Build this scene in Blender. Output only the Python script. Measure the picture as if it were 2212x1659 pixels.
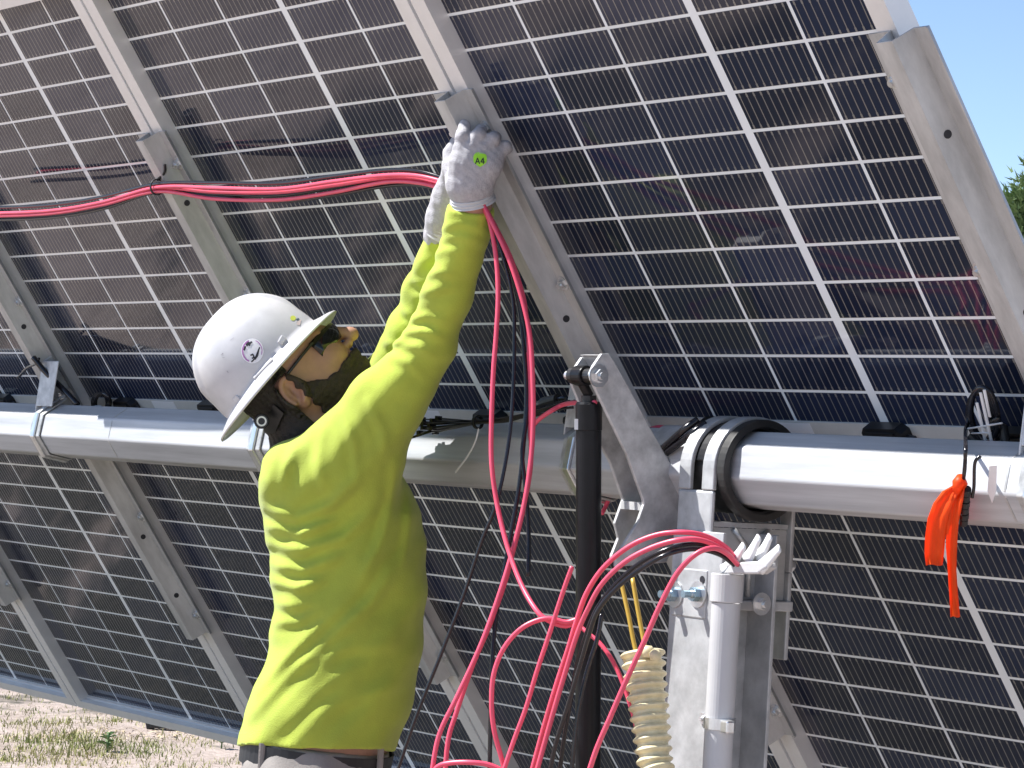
import bpy, math, random
import numpy as np
from mathutils import Vector, Matrix
from mathutils.bvhtree import BVHTree

# ------------------------------------------------------------------ scene, camera, world, sun
scene = bpy.context.scene
for o_ in list(bpy.data.objects): bpy.data.objects.remove(o_)
COL = scene.collection
F_PX = 6262.942            # focal length in pixels of a 2212 px wide picture
CW = np.array([3.41678, -2.96931, 1.53654])
RC = np.array([[0.55281312, 0.83136, 0.0569], [0.01048131, 0.06134, -0.99806], [-0.83323934, 0.55234, 0.0252]])
RC[0] /= np.linalg.norm(RC[0]); RC[1] -= RC[0] * (RC[0] @ RC[1]); RC[1] /= np.linalg.norm(RC[1]); RC[2] = np.cross(RC[0], RC[1])
cam_data = bpy.data.cameras.new('camera'); cam = bpy.data.objects.new('camera', cam_data); COL.objects.link(cam)
cam_data.sensor_width = 36.0; cam_data.lens = F_PX / 2212 * 36
cam_data.clip_start = 0.05; cam_data.clip_end = 2000
mw = Matrix.Identity(4)
for i in range(3):
    mw[i][0] = RC[0][i]; mw[i][1] = -RC[1][i]; mw[i][2] = -RC[2][i]; mw[i][3] = CW[i]
cam.matrix_world = mw
scene.camera = cam
scene.render.resolution_x = 1024; scene.render.resolution_y = 768

TAU = math.radians(54.6); ST, CT = math.sin(TAU), math.cos(TAU); HGT = 1.61
SUN_EL = math.radians(61.3)      # sun just over the upper edge of the tilted row, on the camera's side
SUN_X = -0.45
sdir = Vector((SUN_X, -math.cos(SUN_EL), math.sin(SUN_EL))).normalized()
sun_data = bpy.data.lights.new('sun', 'SUN'); sun_data.energy = 4.6; sun_data.angle = math.radians(0.5); sun_data.color = (1.0, 0.98, 0.95)
sun = bpy.data.objects.new('sun', sun_data); COL.objects.link(sun)
sun.rotation_euler = sdir.to_track_quat('Z', 'Y').to_euler(); sun.location = (0, -6, 12)
world = bpy.data.worlds.new('World'); scene.world = world; world.use_nodes = True
wn = world.node_tree.nodes; wn.clear()
sky = wn.new('ShaderNodeTexSky'); sky.sky_type = 'NISHITA'; sky.sun_disc = False
sky.sun_elevation = math.asin(sdir.z); sky.sun_rotation = math.atan2(sdir.x, sdir.y)
sky.air_density = 0.6; sky.dust_density = 0.0; sky.ozone_density = 0.5; sky.altitude = 100
bgn = wn.new('ShaderNodeBackground'); bgn.inputs['Strength'].default_value = 0.095
wout = wn.new('ShaderNodeOutputWorld')
world.node_tree.links.new(sky.outputs[0], bgn.inputs[0]); world.node_tree.links.new(bgn.outputs[0], wout.inputs[0])
scene.view_settings.view_transform = 'Standard'; scene.view_settings.look = 'None'
scene.view_settings.gamma = 1.0; scene.view_settings.use_curve_mapping = False
scene.view_settings.exposure = 1.12
rnd = random.Random(7); nrs = np.random.RandomState(11)

# ------------------------------------------------------------------ pixel rays (2212 x 1659 picture) and the panel frame
def ray(x, y):
    return RC.T @ np.array([(x - 1106) / F_PX, (y - 829.5) / F_PX, 1.0])
def aZ(x, y, z): return Vector(CW + ray(x, y) * z)                 # at a distance along the view axis
def aAx(x, y, i, val):                                             # on the plane X, Y or Z = val
    d = ray(x, y); return Vector(CW + d * (val - CW[i]) / d[i])
PM = np.array([[1, 0, 0], [0, -CT, -ST], [0, ST, -CT]])            # along the row, up the slope, out of the back
PO = np.array([0, 0, HGT])
def W(u, v, n): return Vector(PM @ np.array([u, v, n]) + PO)
def aN(x, y, n):                                                   # on a plane parallel to the panels' back
    d = ray(x, y); nn = PM[:, 2]; return Vector(CW + d * ((n - (CW - PO) @ nn) / (d @ nn)))
def toP(p): return PM.T @ (np.array(p) - PO)
PMAT = Matrix(((1, 0, 0, 0), (0, -CT, -ST, 0), (0, ST, -CT, HGT), (0, 0, 0, 1)))
TUBE_N = 0.125; TC = W(0, 0, TUBE_N)

# ------------------------------------------------------------------ materials
MATS = {}
def mat(name, col, rough=0.5, metal=0.0, var=0.0, vscale=20.0, bump=0.0, bscale=60.0, coat=0.0, spec=None, stretch=None, col2=None, objvar=0.0, sheen=0.0, trans=0.0, coat_ior=1.5):
    m = bpy.data.materials.new(name); m.use_nodes = True
    nt = m.node_tree; b = nt.nodes['Principled BSDF']; L = nt.links
    b.inputs['Roughness'].default_value = rough; b.inputs['Metallic'].default_value = metal
    b.inputs['Coat Weight'].default_value = coat; b.inputs['Coat Roughness'].default_value = 0.04; b.inputs['Coat IOR'].default_value = coat_ior
    if spec is not None: b.inputs['Specular IOR Level'].default_value = spec
    if sheen: b.inputs['Sheen Weight'].default_value = sheen
    if trans: b.inputs['Transmission Weight'].default_value = trans
    tc = nt.nodes.new('ShaderNodeTexCoord'); vec = tc.outputs['Object']
    if stretch:
        mp = nt.nodes.new('ShaderNodeMapping'); mp.inputs['Scale'].default_value = stretch
        L.new(vec, mp.inputs['Vector']); vec = mp.outputs['Vector']
    c1 = (*col, 1.0)
    if var > 0 or col2:
        n = nt.nodes.new('ShaderNodeTexNoise'); n.inputs['Scale'].default_value = vscale; n.inputs['Detail'].default_value = 6
        n.inputs['Roughness'].default_value = 0.62
        L.new(vec, n.inputs['Vector'])
        r = nt.nodes.new('ShaderNodeValToRGB'); L.new(n.outputs['Fac'], r.inputs['Fac'])
        r.color_ramp.elements[0].position = 0.32; r.color_ramp.elements[1].position = 0.68
        if col2: r.color_ramp.elements[0].color = c1; r.color_ramp.elements[1].color = (*col2, 1)
        else:
            r.color_ramp.elements[0].color = (*[c * (1 - var) for c in col], 1); r.color_ramp.elements[1].color = (*[min(1, c * (1 + var)) for c in col], 1)
        src = r.outputs['Color']
        rr = nt.nodes.new('ShaderNodeMapRange'); L.new(n.outputs['Fac'], rr.inputs['Value'])
        rr.inputs['To Min'].default_value = max(0.02, rough * 0.85); rr.inputs['To Max'].default_value = min(1, rough * 1.2)
        L.new(rr.outputs['Result'], b.inputs['Roughness'])
    else:
        rgb = nt.nodes.new('ShaderNodeRGB'); rgb.outputs[0].default_value = c1; src = rgb.outputs[0]
    if objvar:
        oi = nt.nodes.new('ShaderNodeObjectInfo'); hs = nt.nodes.new('ShaderNodeHueSaturation')
        mr = nt.nodes.new('ShaderNodeMapRange'); L.new(oi.outputs['Random'], mr.inputs['Value'])
        mr.inputs['To Min'].default_value = 1 - objvar; mr.inputs['To Max'].default_value = 1 + objvar
        L.new(mr.outputs['Result'], hs.inputs['Value']); L.new(src, hs.inputs['Color']); src = hs.outputs['Color']
    L.new(src, b.inputs['Base Color'])
    if bump > 0:
        n2 = nt.nodes.new('ShaderNodeTexNoise'); n2.inputs['Scale'].default_value = bscale; n2.inputs['Detail'].default_value = 5
        L.new(vec, n2.inputs['Vector'])
        bp = nt.nodes.new('ShaderNodeBump'); bp.inputs['Strength'].default_value = bump; bp.inputs['Distance'].default_value = 0.004
        L.new(n2.outputs['Fac'], bp.inputs['Height']); L.new(bp.outputs['Normal'], b.inputs['Normal'])
    MATS[name] = m
    return m
M_TUBE = mat('galvanized_tube', (0.47, 0.48, 0.495), 0.5, 0.2, var=0.22, vscale=7, bump=0.06, bscale=12, stretch=(0.22, 5, 5))
M_GALV = mat('galvanized_steel', (0.50, 0.50, 0.49), 0.46, 0.5, var=0.28, vscale=38, bump=0.06, bscale=90)
M_RAIL = mat('galvanized_rail', (0.46, 0.46, 0.455), 0.46, 0.35, var=0.30, vscale=18, bump=0.06, bscale=80, stretch=(1, 0.3, 1))
M_ARM = mat('grey_galvanized_plate', (0.54, 0.54, 0.54), 0.55, 0.3, var=0.28, vscale=26, bump=0.08, bscale=120)
M_POST = mat('post_steel', (0.46, 0.465, 0.47), 0.5, 0.35, var=0.26, vscale=18, bump=0.06, bscale=60)
M_ALU = mat('anodised_frame', (0.80, 0.785, 0.77), 0.42, 0.3, var=0.03, vscale=30)
M_ZINC = mat('bright_zinc', (0.70, 0.71, 0.72), 0.3, 0.85, var=0.1, vscale=40)
M_BLUEZINC = mat('blue_zinc', (0.30, 0.42, 0.50), 0.28, 0.85, var=0.15, vscale=60)
M_GLASS = mat('white_grid_glass', (0.84, 0.88, 0.91), 0.25, 0, coat=1.0, coat_ior=1.34, var=0.03, vscale=8)
M_CELL = mat('solar_cell', (0.010, 0.016, 0.040), 0.45, 0, coat=1.0, coat_ior=1.37, spec=0.03, objvar=0.35, col2=(0.013, 0.020, 0.047), vscale=5)
M_BUS = mat('busbar', (0.21, 0.20, 0.19), 0.4, 0.2, coat=1.0, coat_ior=1.34)
M_STRIP = mat('module_strip', (0.62, 0.60, 0.57), 0.5, 0.1, var=0.05, vscale=30)
M_BLACK = mat('black_plastic', (0.012, 0.012, 0.014), 0.38, 0, var=0.3, vscale=50)
M_DAMP = mat('black_damper_paint', (0.007, 0.007, 0.009), 0.34, 0.0, spec=0.25, var=0.25, vscale=40, bump=0.04)
M_RUBBER = mat('black_bushing', (0.02, 0.019, 0.018), 0.55, 0, var=0.4, vscale=30, bump=0.15, bscale=60)
M_WHITE = mat('white_plastic', (0.74, 0.75, 0.76), 0.4, 0, var=0.04, vscale=20)
M_PVC = mat('white_conduit_pvc', (0.50, 0.50, 0.51), 0.36, 0, var=0.05, vscale=9, bump=0.03)
M_RED = mat('red_cable', (0.76, 0.085, 0.15), 0.36, 0, var=0.1, vscale=12)
M_BLKC = mat('black_cable', (0.012, 0.011, 0.014), 0.2, 0, var=0.2, vscale=20)
M_FLEX = mat('cream_flex_conduit', (0.66, 0.58, 0.36), 0.34, 0, var=0.15, vscale=60, bump=0.08, bscale=150)
M_BRASS = mat('yellow_pull_wire', (0.55, 0.36, 0.06), 0.35, 0.25)
M_ORANGE = mat('orange_ribbon', (1.0, 0.115, 0.008), 0.5, 0, var=0.06, vscale=30)
M_SHIRT = mat('lime_shirt', (0.39, 0.47, 0.052), 0.85, 0, var=0.17, vscale=6, bump=0.22, bscale=420, sheen=0.15)
M_PANTS = mat('taupe_trousers', (0.27, 0.245, 0.225), 0.85, 0, var=0.12, vscale=14, bump=0.2, bscale=300)
M_BELT = mat('black_belt', (0.012, 0.012, 0.014), 0.5, 0, var=0.2, vscale=30)
M_SKIN = mat('skin', (0.37, 0.195, 0.135), 0.5, 0, var=0.12, vscale=30, bump=0.06, bscale=220)
M_HAIR = mat('dark_hair', (0.016, 0.012, 0.010), 0.6, 0, var=0.5, vscale=90, bump=0.6, bscale=240)
M_BEARD = mat('dark_beard', (0.030, 0.019, 0.014), 0.7, 0, var=0.5, vscale=120, bump=0.6, bscale=320)
M_HAT = mat('white_hard_hat', (0.54, 0.535, 0.545), 0.34, 0, var=0.07, vscale=22, bump=0.03, bscale=30, coat=0.25)
M_GLOVE = mat('grey_knit_glove', (0.36, 0.35, 0.37), 0.9, 0, col2=(0.47, 0.46, 0.48), vscale=160, bump=0.4, bscale=500)
M_GLOVEP = mat('glove_palm_coating', (0.33, 0.34, 0.37), 0.6, 0, var=0.1, vscale=60)
M_CUFF = mat('white_glove_cuff', (0.60, 0.60, 0.61), 0.85, 0, var=0.06, vscale=80, bump=0.3, bscale=400)
M_LIME = mat('lime_label', (0.33, 0.75, 0.03), 0.5, 0)
M_INK = mat('black_print', (0.015, 0.015, 0.02), 0.6, 0)
M_STICK = mat('sticker_white', (0.80, 0.79, 0.81), 0.35, 0)
M_PURP = mat('sticker_purple', (0.42, 0.16, 0.42), 0.4, 0)
M_YEL = mat('sticker_yellow_green', (0.55, 0.60, 0.10), 0.4, 0)
M_SCUFF = mat('grey_scuff', (0.34, 0.33, 0.36), 0.7, 0, var=0.4, vscale=200)
M_LENS = mat('dark_lens', (0.008, 0.008, 0.008), 0.12, 0)
M_TEETH = mat('teeth', (0.75, 0.72, 0.66), 0.3, 0)
M_PINK = mat('pale_sticker', (0.60, 0.50, 0.47), 0.5, 0)

def glow_through(m, col, fac):                                     # thin cloth or film: part of the light passes through
    nt = m.node_tree; b = nt.nodes['Principled BSDF']; out = nt.nodes['Material Output']
    t = nt.nodes.new('ShaderNodeBsdfTranslucent'); t.inputs['Color'].default_value = (*col, 1)
    x = nt.nodes.new('ShaderNodeMixShader'); x.inputs['Fac'].default_value = fac
    nt.links.new(b.outputs[0], x.inputs[1]); nt.links.new(t.outputs[0], x.inputs[2]); nt.links.new(x.outputs[0], out.inputs['Surface'])
glow_through(M_ORANGE, (1.0, 0.13, 0.01), 0.5)

# ------------------------------------------------------------------ mesh helpers
class MB:
    def __init__(self): self.v = []; self.f = []; self.mi = []
    def add(self, vs, fs, m=0):
        o = len(self.v); self.v += [Vector(p) for p in vs]
        for f in fs: self.f.append([o + i for i in f]); self.mi.append(m)
        return self
    def box(self, c, h, ax=None, m=0):
        ax = ax or (Vector((1, 0, 0)), Vector((0, 1, 0)), Vector((0, 0, 1))); c = Vector(c)
        vs = [c + ax[0] * (sx * h[0]) + ax[1] * (sy * h[1]) + ax[2] * (sz * h[2]) for sx in (-1, 1) for sy in (-1, 1) for sz in (-1, 1)]
        fs = [(0, 1, 3, 2), (4, 6, 7, 5), (0, 4, 5, 1), (2, 3, 7, 6), (0, 2, 6, 4), (1, 5, 7, 3)]
        return self.add(vs, fs, m)
    def lohi(self, a, b, m=0):
        a = Vector(a); b = Vector(b); return self.box((a + b) / 2, [abs(x) / 2 for x in (b - a)], m=m)
    def prism(self, poly, off, m=0):                                # closed polygon (list of points) extruded by a vector
        n = len(poly); off = Vector(off); vs = [Vector(p) for p in poly] + [Vector(p) + off for p in poly]
        fs = [tuple(range(n))[::-1], tuple(range(n, 2 * n))] + [(i, (i + 1) % n, n + (i + 1) % n, n + i) for i in range(n)]
        return self.add(vs, fs, m)
    def tube(self, pts, r, n=8, m=0, caps=True, flat=None):
        pts = [Vector(p) for p in pts]; k = len(pts)
        rs = r if isinstance(r, (list, tuple)) else [r] * k
        t0 = (pts[1] - pts[0]).normalized(); nrm = t0.orthogonal().normalized()
        if flat is not None: nrm = (flat[0] - t0 * flat[0].dot(t0)).normalized()
        vs = []
        for i in range(k):
            t = (pts[min(i + 1, k - 1)] - pts[max(i - 1, 0)]).normalized()
            nrm = (nrm - t * nrm.dot(t)).normalized(); bn = t.cross(nrm)
            for j in range(n):
                a = 2 * math.pi * j / n + (math.pi / n if flat is not None else 0)
                vs.append(pts[i] + nrm * (math.cos(a) * rs[i] * (flat[1] if flat is not None else 1)) + bn * (math.sin(a) * rs[i]))
        fs = [(i * n + j, i * n + (j + 1) % n, (i + 1) * n + (j + 1) % n, (i + 1) * n + j) for i in range(k - 1) for j in range(n)]
        if caps: fs += [tuple(range(n))[::-1], tuple((k - 1) * n + j for j in range(n))]
        return self.add(vs, fs, m)
    def cyl(self, a, b, r, n=16, m=0): return self.tube([a, b], r, n, m)
    def ring(self, c, ax, r0, r1, hw, n=32, m=0):                   # hollow disc: inner/outer radius, half width along ax
        ax = Vector(ax).normalized(); e1 = ax.orthogonal().normalized(); e2 = ax.cross(e1); c = Vector(c); vs = []
        for j in range(n):
            a = 2 * math.pi * j / n; d = e1 * math.cos(a) + e2 * math.sin(a)
            vs += [c + d * r0 - ax * hw, c + d * r1 - ax * hw, c + d * r1 + ax * hw, c + d * r0 + ax * hw]
        fs = [(4 * j + q, 4 * j + (q + 1) % 4, 4 * ((j + 1) % n) + (q + 1) % 4, 4 * ((j + 1) % n) + q) for j in range(n) for q in range(4)]
        return self.add(vs, fs, m)
    def mesh(self, name, mats, smooth=False, inv=None):
        me = bpy.data.meshes.new(name)
        vs = [inv @ p for p in self.v] if inv is not None else self.v
        me.from_pydata([tuple(p) for p in vs], [], self.f)
        for mm in (mats if isinstance(mats, (list, tuple)) else [mats]): me.materials.append(mm)
        me.polygons.foreach_set('material_index', self.mi)
        if smooth: me.polygons.foreach_set('use_smooth', [True] * len(me.polygons))
        me.update(); return me
    def build(self, name, mats, parent=None, smooth=False, bevel=0.0, local=False, angle=40):
        inv = None
        if not local and parent is not None: inv = WM[parent.name].inverted()
        elif not local:
            c = Vector((0, 0, 0))
            lo = Vector([min(p[i] for p in self.v) for i in range(3)]); hi = Vector([max(p[i] for p in self.v) for i in range(3)])
            c = Vector(((lo.x + hi.x) / 2, (lo.y + hi.y) / 2, lo.z)); inv = Matrix.Translation(-c)
        me = self.mesh(name, mats, smooth, inv)
        ob = link(name, me, parent)
        if parent is None and not local: ob.location = c
        WM[ob.name] = (WM[parent.name] if parent else Matrix.Identity(4)) @ (Matrix.Translation(ob.location))
        if bevel:
            bm = ob.modifiers.new('bevel', 'BEVEL'); bm.width = bevel; bm.segments = 2; bm.limit_method = 'ANGLE'; bm.angle_limit = math.radians(35)
        return ob
WM = {}
def link(name, me, parent=None):
    ob = bpy.data.objects.new(name, me); COL.objects.link(ob)
    if parent is not None: ob.parent = parent
    return ob
def tag(o, label, cat, group=None, kind=None):
    if label: o['label'] = label
    if cat: o['category'] = cat
    if group: o['group'] = group
    if kind: o['kind'] = kind
    return o
def thing(name, label, cat, base, group=None, mtx=None):
    e = bpy.data.objects.new(name, None); COL.objects.link(e); e.empty_display_size = 0.05
    m = mtx if mtx is not None else Matrix.Translation(Vector(base))
    e.matrix_world = m; WM[e.name] = m.copy()
    return tag(e, label, cat, group)
def spline(pts, n=8):
    P = [Vector(p) for p in pts]; P = [P[0] * 2 - P[1]] + P + [P[-1] * 2 - P[-2]]; out = []
    for i in range(1, len(P) - 2):
        for k in range(n):
            t = k / n; a, b, c, d = P[i - 1], P[i], P[i + 1], P[i + 2]
            out.append(0.5 * ((2 * b) + (c - a) * t + (2 * a - 5 * b + 4 * c - d) * t * t + (3 * b - a - 3 * c + d) * t ** 3))
    out.append(P[-2]); return out
def hexbolt(mb, c, ax, r=0.009, h=0.007, washer=0.015, m=0, mw=0):
    ax = Vector(ax).normalized(); c = Vector(c)
    if washer: mb.tube([c, c + ax * 0.002], washer, 18, mw)
    mb.tube([c + ax * 0.002, c + ax * (0.002 + h)], r, 6, m); mb.tube([c + ax * (0.002 + h), c + ax * (0.006 + h)], r * 0.55, 10, mw)

# ------------------------------------------------------------------ ground
def ground_material():
    m = bpy.data.materials.new('dry_soil'); m.use_nodes = True; nt = m.node_tree; L = nt.links; b = nt.nodes['Principled BSDF']
    b.inputs['Roughness'].default_value = 0.95; b.inputs['Specular IOR Level'].default_value = 0.1
    tc = nt.nodes.new('ShaderNodeTexCoord')
    def noise(s, det=6, ro=0.6, st=None):
        v = tc.outputs['Object']
        if st:
            mp = nt.nodes.new('ShaderNodeMapping'); mp.inputs['Scale'].default_value = st; L.new(v, mp.inputs['Vector']); v = mp.outputs['Vector']
        n = nt.nodes.new('ShaderNodeTexNoise'); n.inputs['Scale'].default_value = s; n.inputs['Detail'].default_value = det; n.inputs['Roughness'].default_value = ro
        L.new(v, n.inputs['Vector']); return n.outputs['Fac']
    def ramp(f, stops):
        r = nt.nodes.new('ShaderNodeValToRGB'); L.new(f, r.inputs['Fac'])
        while len(r.color_ramp.elements) < len(stops): r.color_ramp.elements.new(0.5)
        for e, (p, c) in zip(r.color_ramp.elements, stops): e.position = p; e.color = (*c, 1)
        return r.outputs['Color']
    soil = ramp(noise(3.0, 8, 0.7), [(0.3, (0.22, 0.17, 0.145)), (0.5, (0.37, 0.30, 0.26)), (0.72, (0.51, 0.43, 0.385))])
    fine = ramp(noise(26.0, 6, 0.7), [(0.35, (0.26, 0.205, 0.17)), (0.62, (0.55, 0.465, 0.41))])
    mx = nt.nodes.new('ShaderNodeMixRGB'); mx.inputs['Fac'].default_value = 0.45; L.new(soil, mx.inputs['Color1']); L.new(fine, mx.inputs['Color2'])
    grass = ramp(noise(40.0, 4, 0.6), [(0.35, (0.040, 0.042, 0.034)), (0.6, (0.105, 0.10, 0.08))])
    gn = noise(0.9, 6, 0.7)
    sx = nt.nodes.new('ShaderNodeSeparateXYZ'); L.new(tc.outputs['Object'], sx.inputs[0])       # dark sward added to darken the panels' reflections, bare further along the row
    mr = nt.nodes.new('ShaderNodeMapRange'); L.new(sx.outputs['X'], mr.inputs['Value']); mr.inputs['From Min'].default_value = -7.0; mr.inputs['From Max'].default_value = -3.5; mr.inputs['To Min'].default_value = -0.12; mr.inputs['To Max'].default_value = 0.12
    ad = nt.nodes.new('ShaderNodeMath'); ad.operation = 'ADD'; 
    def mrange(a, b, c, d):
        q = nt.nodes.new('ShaderNodeMapRange'); L.new(sx.outputs['Y'], q.inputs['Value']); q.inputs['From Min'].default_value = a; q.inputs['From Max'].default_value = b; q.inputs['To Min'].default_value = c; q.inputs['To Max'].default_value = d; return q.outputs['Result']
    ml = nt.nodes.new('ShaderNodeMath'); ml.operation = 'MULTIPLY'; L.new(mrange(-1.0, -0.5, 0, 1), ml.inputs[0]); L.new(mrange(1.0, 1.6, 0.17, 0), ml.inputs[1])   # sward strip added under the row to darken the lower panels' reflections
    a2 = nt.nodes.new('ShaderNodeMath'); a2.operation = 'ADD'; L.new(mr.outputs['Result'], a2.inputs[0]); L.new(ml.outputs[0], a2.inputs[1])
    def band(axis, a, b, lo):                                       # bare soil added by the post and in front, to bounce light onto the panels
        q = nt.nodes.new('ShaderNodeMapRange'); L.new(sx.outputs[axis], q.inputs['Value']); q.inputs['From Min'].default_value = a; q.inputs['From Max'].default_value = b; q.inputs['To Min'].default_value = 0.0; q.inputs['To Max'].default_value = lo
        s_ = nt.nodes.new('ShaderNodeMath'); s_.operation = 'ADD'; L.new(q.outputs['Result'], s_.inputs[1]); return s_
    b1 = band('X', -1.5, -0.7, -0.45); L.new(a2.outputs[0], b1.inputs[0]); b2 = band('Y', -1.7, -2.3, -0.3); L.new(b1.outputs[0], b2.inputs[0])
    L.new(gn, ad.inputs[0]); L.new(b2.outputs[0], ad.inputs[1])
    gm = ramp(ad.outputs[0], [(0.46, (0, 0, 0)), (0.56, (1, 1, 1))])
    m2 = nt.nodes.new('ShaderNodeMixRGB'); L.new(gm, m2.inputs['Fac']); L.new(mx.outputs['Color'], m2.inputs['Color1']); L.new(grass, m2.inputs['Color2'])
    L.new(m2.outputs['Color'], b.inputs['Base Color'])
    bp = nt.nodes.new('ShaderNodeBump'); bp.inputs['Strength'].default_value = 0.7; bp.inputs['Distance'].default_value = 0.05
    L.new(noise(9.0, 8, 0.7), bp.inputs['Height']); L.new(bp.outputs['Normal'], b.inputs['Normal'])
    return m
M_SOIL = ground_material()
def hgt(x, y):
    return 0.03 * math.sin(x * 0.9 + 1.3) * math.sin(y * 0.7) + 0.02 * math.sin(x * 2.3 + y * 1.7)
gx = sorted(set([-900, -500, -250, -120, -70, -45] + [-30 + i * 0.75 for i in range(57)] + [14, 20, 30, 60, 150, 400, 900]))
gy = sorted(set([-900, -400, -150, -60, -30, -16] + [-10 + i * 0.75 for i in range(40)] + [22, 26, 32, 45, 70, 140, 400, 900]))
g = MB(); g.v = [Vector((x, y, hgt(x, y) if abs(x) < 60 and abs(y) < 60 else 0)) for x in gx for y in gy]
nyy = len(gy)
for i in range(len(gx) - 1):
    for j in range(nyy - 1): g.f.append([i * nyy + j, (i + 1) * nyy + j, (i + 1) * nyy + j + 1, i * nyy + j + 1]); g.mi.append(0)
tag(g.build('ground', M_SOIL, smooth=True, local=True), None, None, kind='structure')

# ------------------------------------------------------------------ solar panels
RP, SH = 0.06565, 0.00534                 # row pitch, half of the middle gap
HALF_W, HALF_L, FR_H = 0.5535, 1.010, 0.030
MOD_P, MOD_C = 1.11643, -0.106
CX = [0.106 - 0.2115 * 2.5 - 0.0065, 0.106 - 0.2115 * 1.5 - 0.0065, 0.106 - 0.2115 * 0.5 - 0.0065, 0.106 + 0.2115 * 0.5 + 0.0065, 0.106 + 0.2115 * 1.5 + 0.0065]
def cell_mesh():
    mb = MB(); w, h = 0.2035 / 2, 0.0602 / 2
    mb.lohi((-w, -h, -0.001), (w, h, 0.0006))
    n = 12
    for i in range(n):
        x = -w + (i + 0.5) * 2 * w / n
        mb.add([(x - 0.0011, -h, 0.0009), (x + 0.0011, -h, 0.0009), (x + 0.0011, h, 0.0009), (x - 0.0011, h, 0.0009)], [(0, 1, 2, 3)], 1)
        for s in (-1, 1):
            y = s * (h - 0.004)
            mb.add([(x - 0.0021, y - 0.003, 0.0010), (x + 0.0021, y - 0.003, 0.0010), (x + 0.0021, y + 0.003, 0.0010), (x - 0.0021, y + 0.003, 0.0010)], [(0, 1, 2, 3)], 1)
    return mb.mesh('cell', [M_CELL, M_BUS])
ME_CELL = cell_mesh()
def lohi_mesh(name, a, b, m): return MB().lohi(a, b).mesh(name, m)
ME_GLASS = lohi_mesh('laminate', (-HALF_W + 0.003, -HALF_L + 0.003, -0.006), (HALF_W - 0.003, HALF_L - 0.003, 0.0), M_GLASS)
ME_SIDE = lohi_mesh('side_frame', (-0.0195, -HALF_L, -0.0085), (0.0195, HALF_L, FR_H), M_ALU)
def end_frame_mesh():
    mb = MB(); w = HALF_W - 0.0392
    mb.prism([(-w, -0.0125, -0.0085), (-w, 0.0125, -0.0085), (-w, 0.0125, 0.008), (-w, 0.006, 0.008), (-w, 0.006, 0.018), (-w, 0.0125, 0.018), (-w, 0.0125, FR_H), (-w, -0.0125, FR_H)], (2 * w, 0, 0))
    return mb.mesh('end_frame', M_ALU)
ME_END = end_frame_mesh()
ME_STRIP = lohi_mesh('middle_strip', (-HALF_W + 0.0395, -0.022, 0.0005), (HALF_W - 0.0395, 0.0145, 0.004), M_STRIP)
def jbox_mesh():
    mb = MB()
    mb.prism([(-0.046, -0.014, 0), (0.046, -0.014, 0), (0.046, 0.006, 0), (0.034, 0.015, 0), (-0.038, 0.015, 0), (-0.046, 0.006, 0)], (0, 0, 0.020))
    mb.lohi((-0.034, -0.009, 0.020), (0.030, 0.008, 0.0225)); mb.tube([(0.045, -0.004, 0.009), (0.062, -0.006, 0.010)], 0.0035, 8)
    return mb.mesh('junction_box', M_BLACK)
ME_JB = jbox_mesh()
ME_LAB = lohi_mesh('label_sticker', (-0.055, -0.010, 0), (0.055, 0.010, 0.0006), M_STICK)
panel_labels = {
    0: 'solar panel at the right end of the row, edged by open sky',
    -1: 'solar panel behind the worker\'s raised arms, reaching to the damper',
    -2: 'solar panel above and behind the white hard hat',
    -3: 'solar panel whose lower half hangs left of the worker\'s back',
    -4: 'leftmost solar panel, mostly out of the picture, above the grassy ground'}
for m in (0, -1, -2, -3, -4):
    c = W(MOD_C + m * MOD_P, 0, 0)
    mt = PMAT.copy(); mt.translation = c
    t = thing('solar_panel', panel_labels[m], 'solar panel', c, 'solar panels of the tilted row', mt)
    def lk(name, me, loc, rz=0, par=t):
        o = link(name, me, par); o.location = loc; o.rotation_euler = (0, 0, rz); WM[o.name] = WM[par.name] @ Matrix.Translation(loc); return o
    gl = lk('back_glass', ME_GLASS, (0, 0, 0))
    for s in (-1, 1): lk('side_frame', ME_SIDE, (s * (HALF_W - 0.0195), 0, 0))
    lk('end_frame', ME_END, (0, HALF_L - 0.0125, 0), math.pi); lk('end_frame', ME_END, (0, -HALF_L + 0.0125, 0), 0)
    st = lk('middle_strip', ME_STRIP, (0, 0, 0))
    for jx in (-0.305, 0.117, 0.415): lk('junction_box', ME_JB, (jx, 0.0045, 0.004))
    lk('label_sticker', ME_LAB, (-0.13, 0.002, 0.0042), 0, st)
    for r in range(15):
        for sgn in (1, -1):
            y = sgn * (SH + (r + 0.5) * RP)
            for x in CX: lk('cell', ME_CELL, (x, y, 0.0))

# ------------------------------------------------------------------ mounting rails on the panel joints
SEAMS = {'end': 0.4525 + 0.0, 'mid': -0.664, 'b': -1.780, 'a': -2.897, 'z': -4.013}
def rail_profile(sy):
    z0 = FR_H + 0.0008
    top = [(-0.060, z0 + 0.003), (-0.0185, z0 + 0.003), (-0.009, z0 + 0.038), (0.0235, z0 + 0.038), (0.0325, z0 + 0.003), (0.058, z0 + 0.003), (0.061, z0 + 0.007)]
    bot = [(0.064, z0 + 0.007), (0.061, z0), (0.0302, z0), (0.0212, z0 + 0.035), (-0.0067, z0 + 0.035), (-0.0162, z0), (-0.060, z0)]
    return [(x, sy, z) for x, z in top + bot]
RAIL_V0, RAIL_V1 = -0.64, 0.672
ME_RAIL = MB().prism(rail_profile(RAIL_V0), (0, RAIL_V1 - RAIL_V0, 0)).mesh('rail_channel', M_RAIL)
def rail_bolt_mesh():
    mb = MB(); hexbolt(mb, (0, 0, 0), (0, 0, 1), 0.0085, 0.007, 0.013); return mb.mesh('bolt', M_ZINC)
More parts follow.
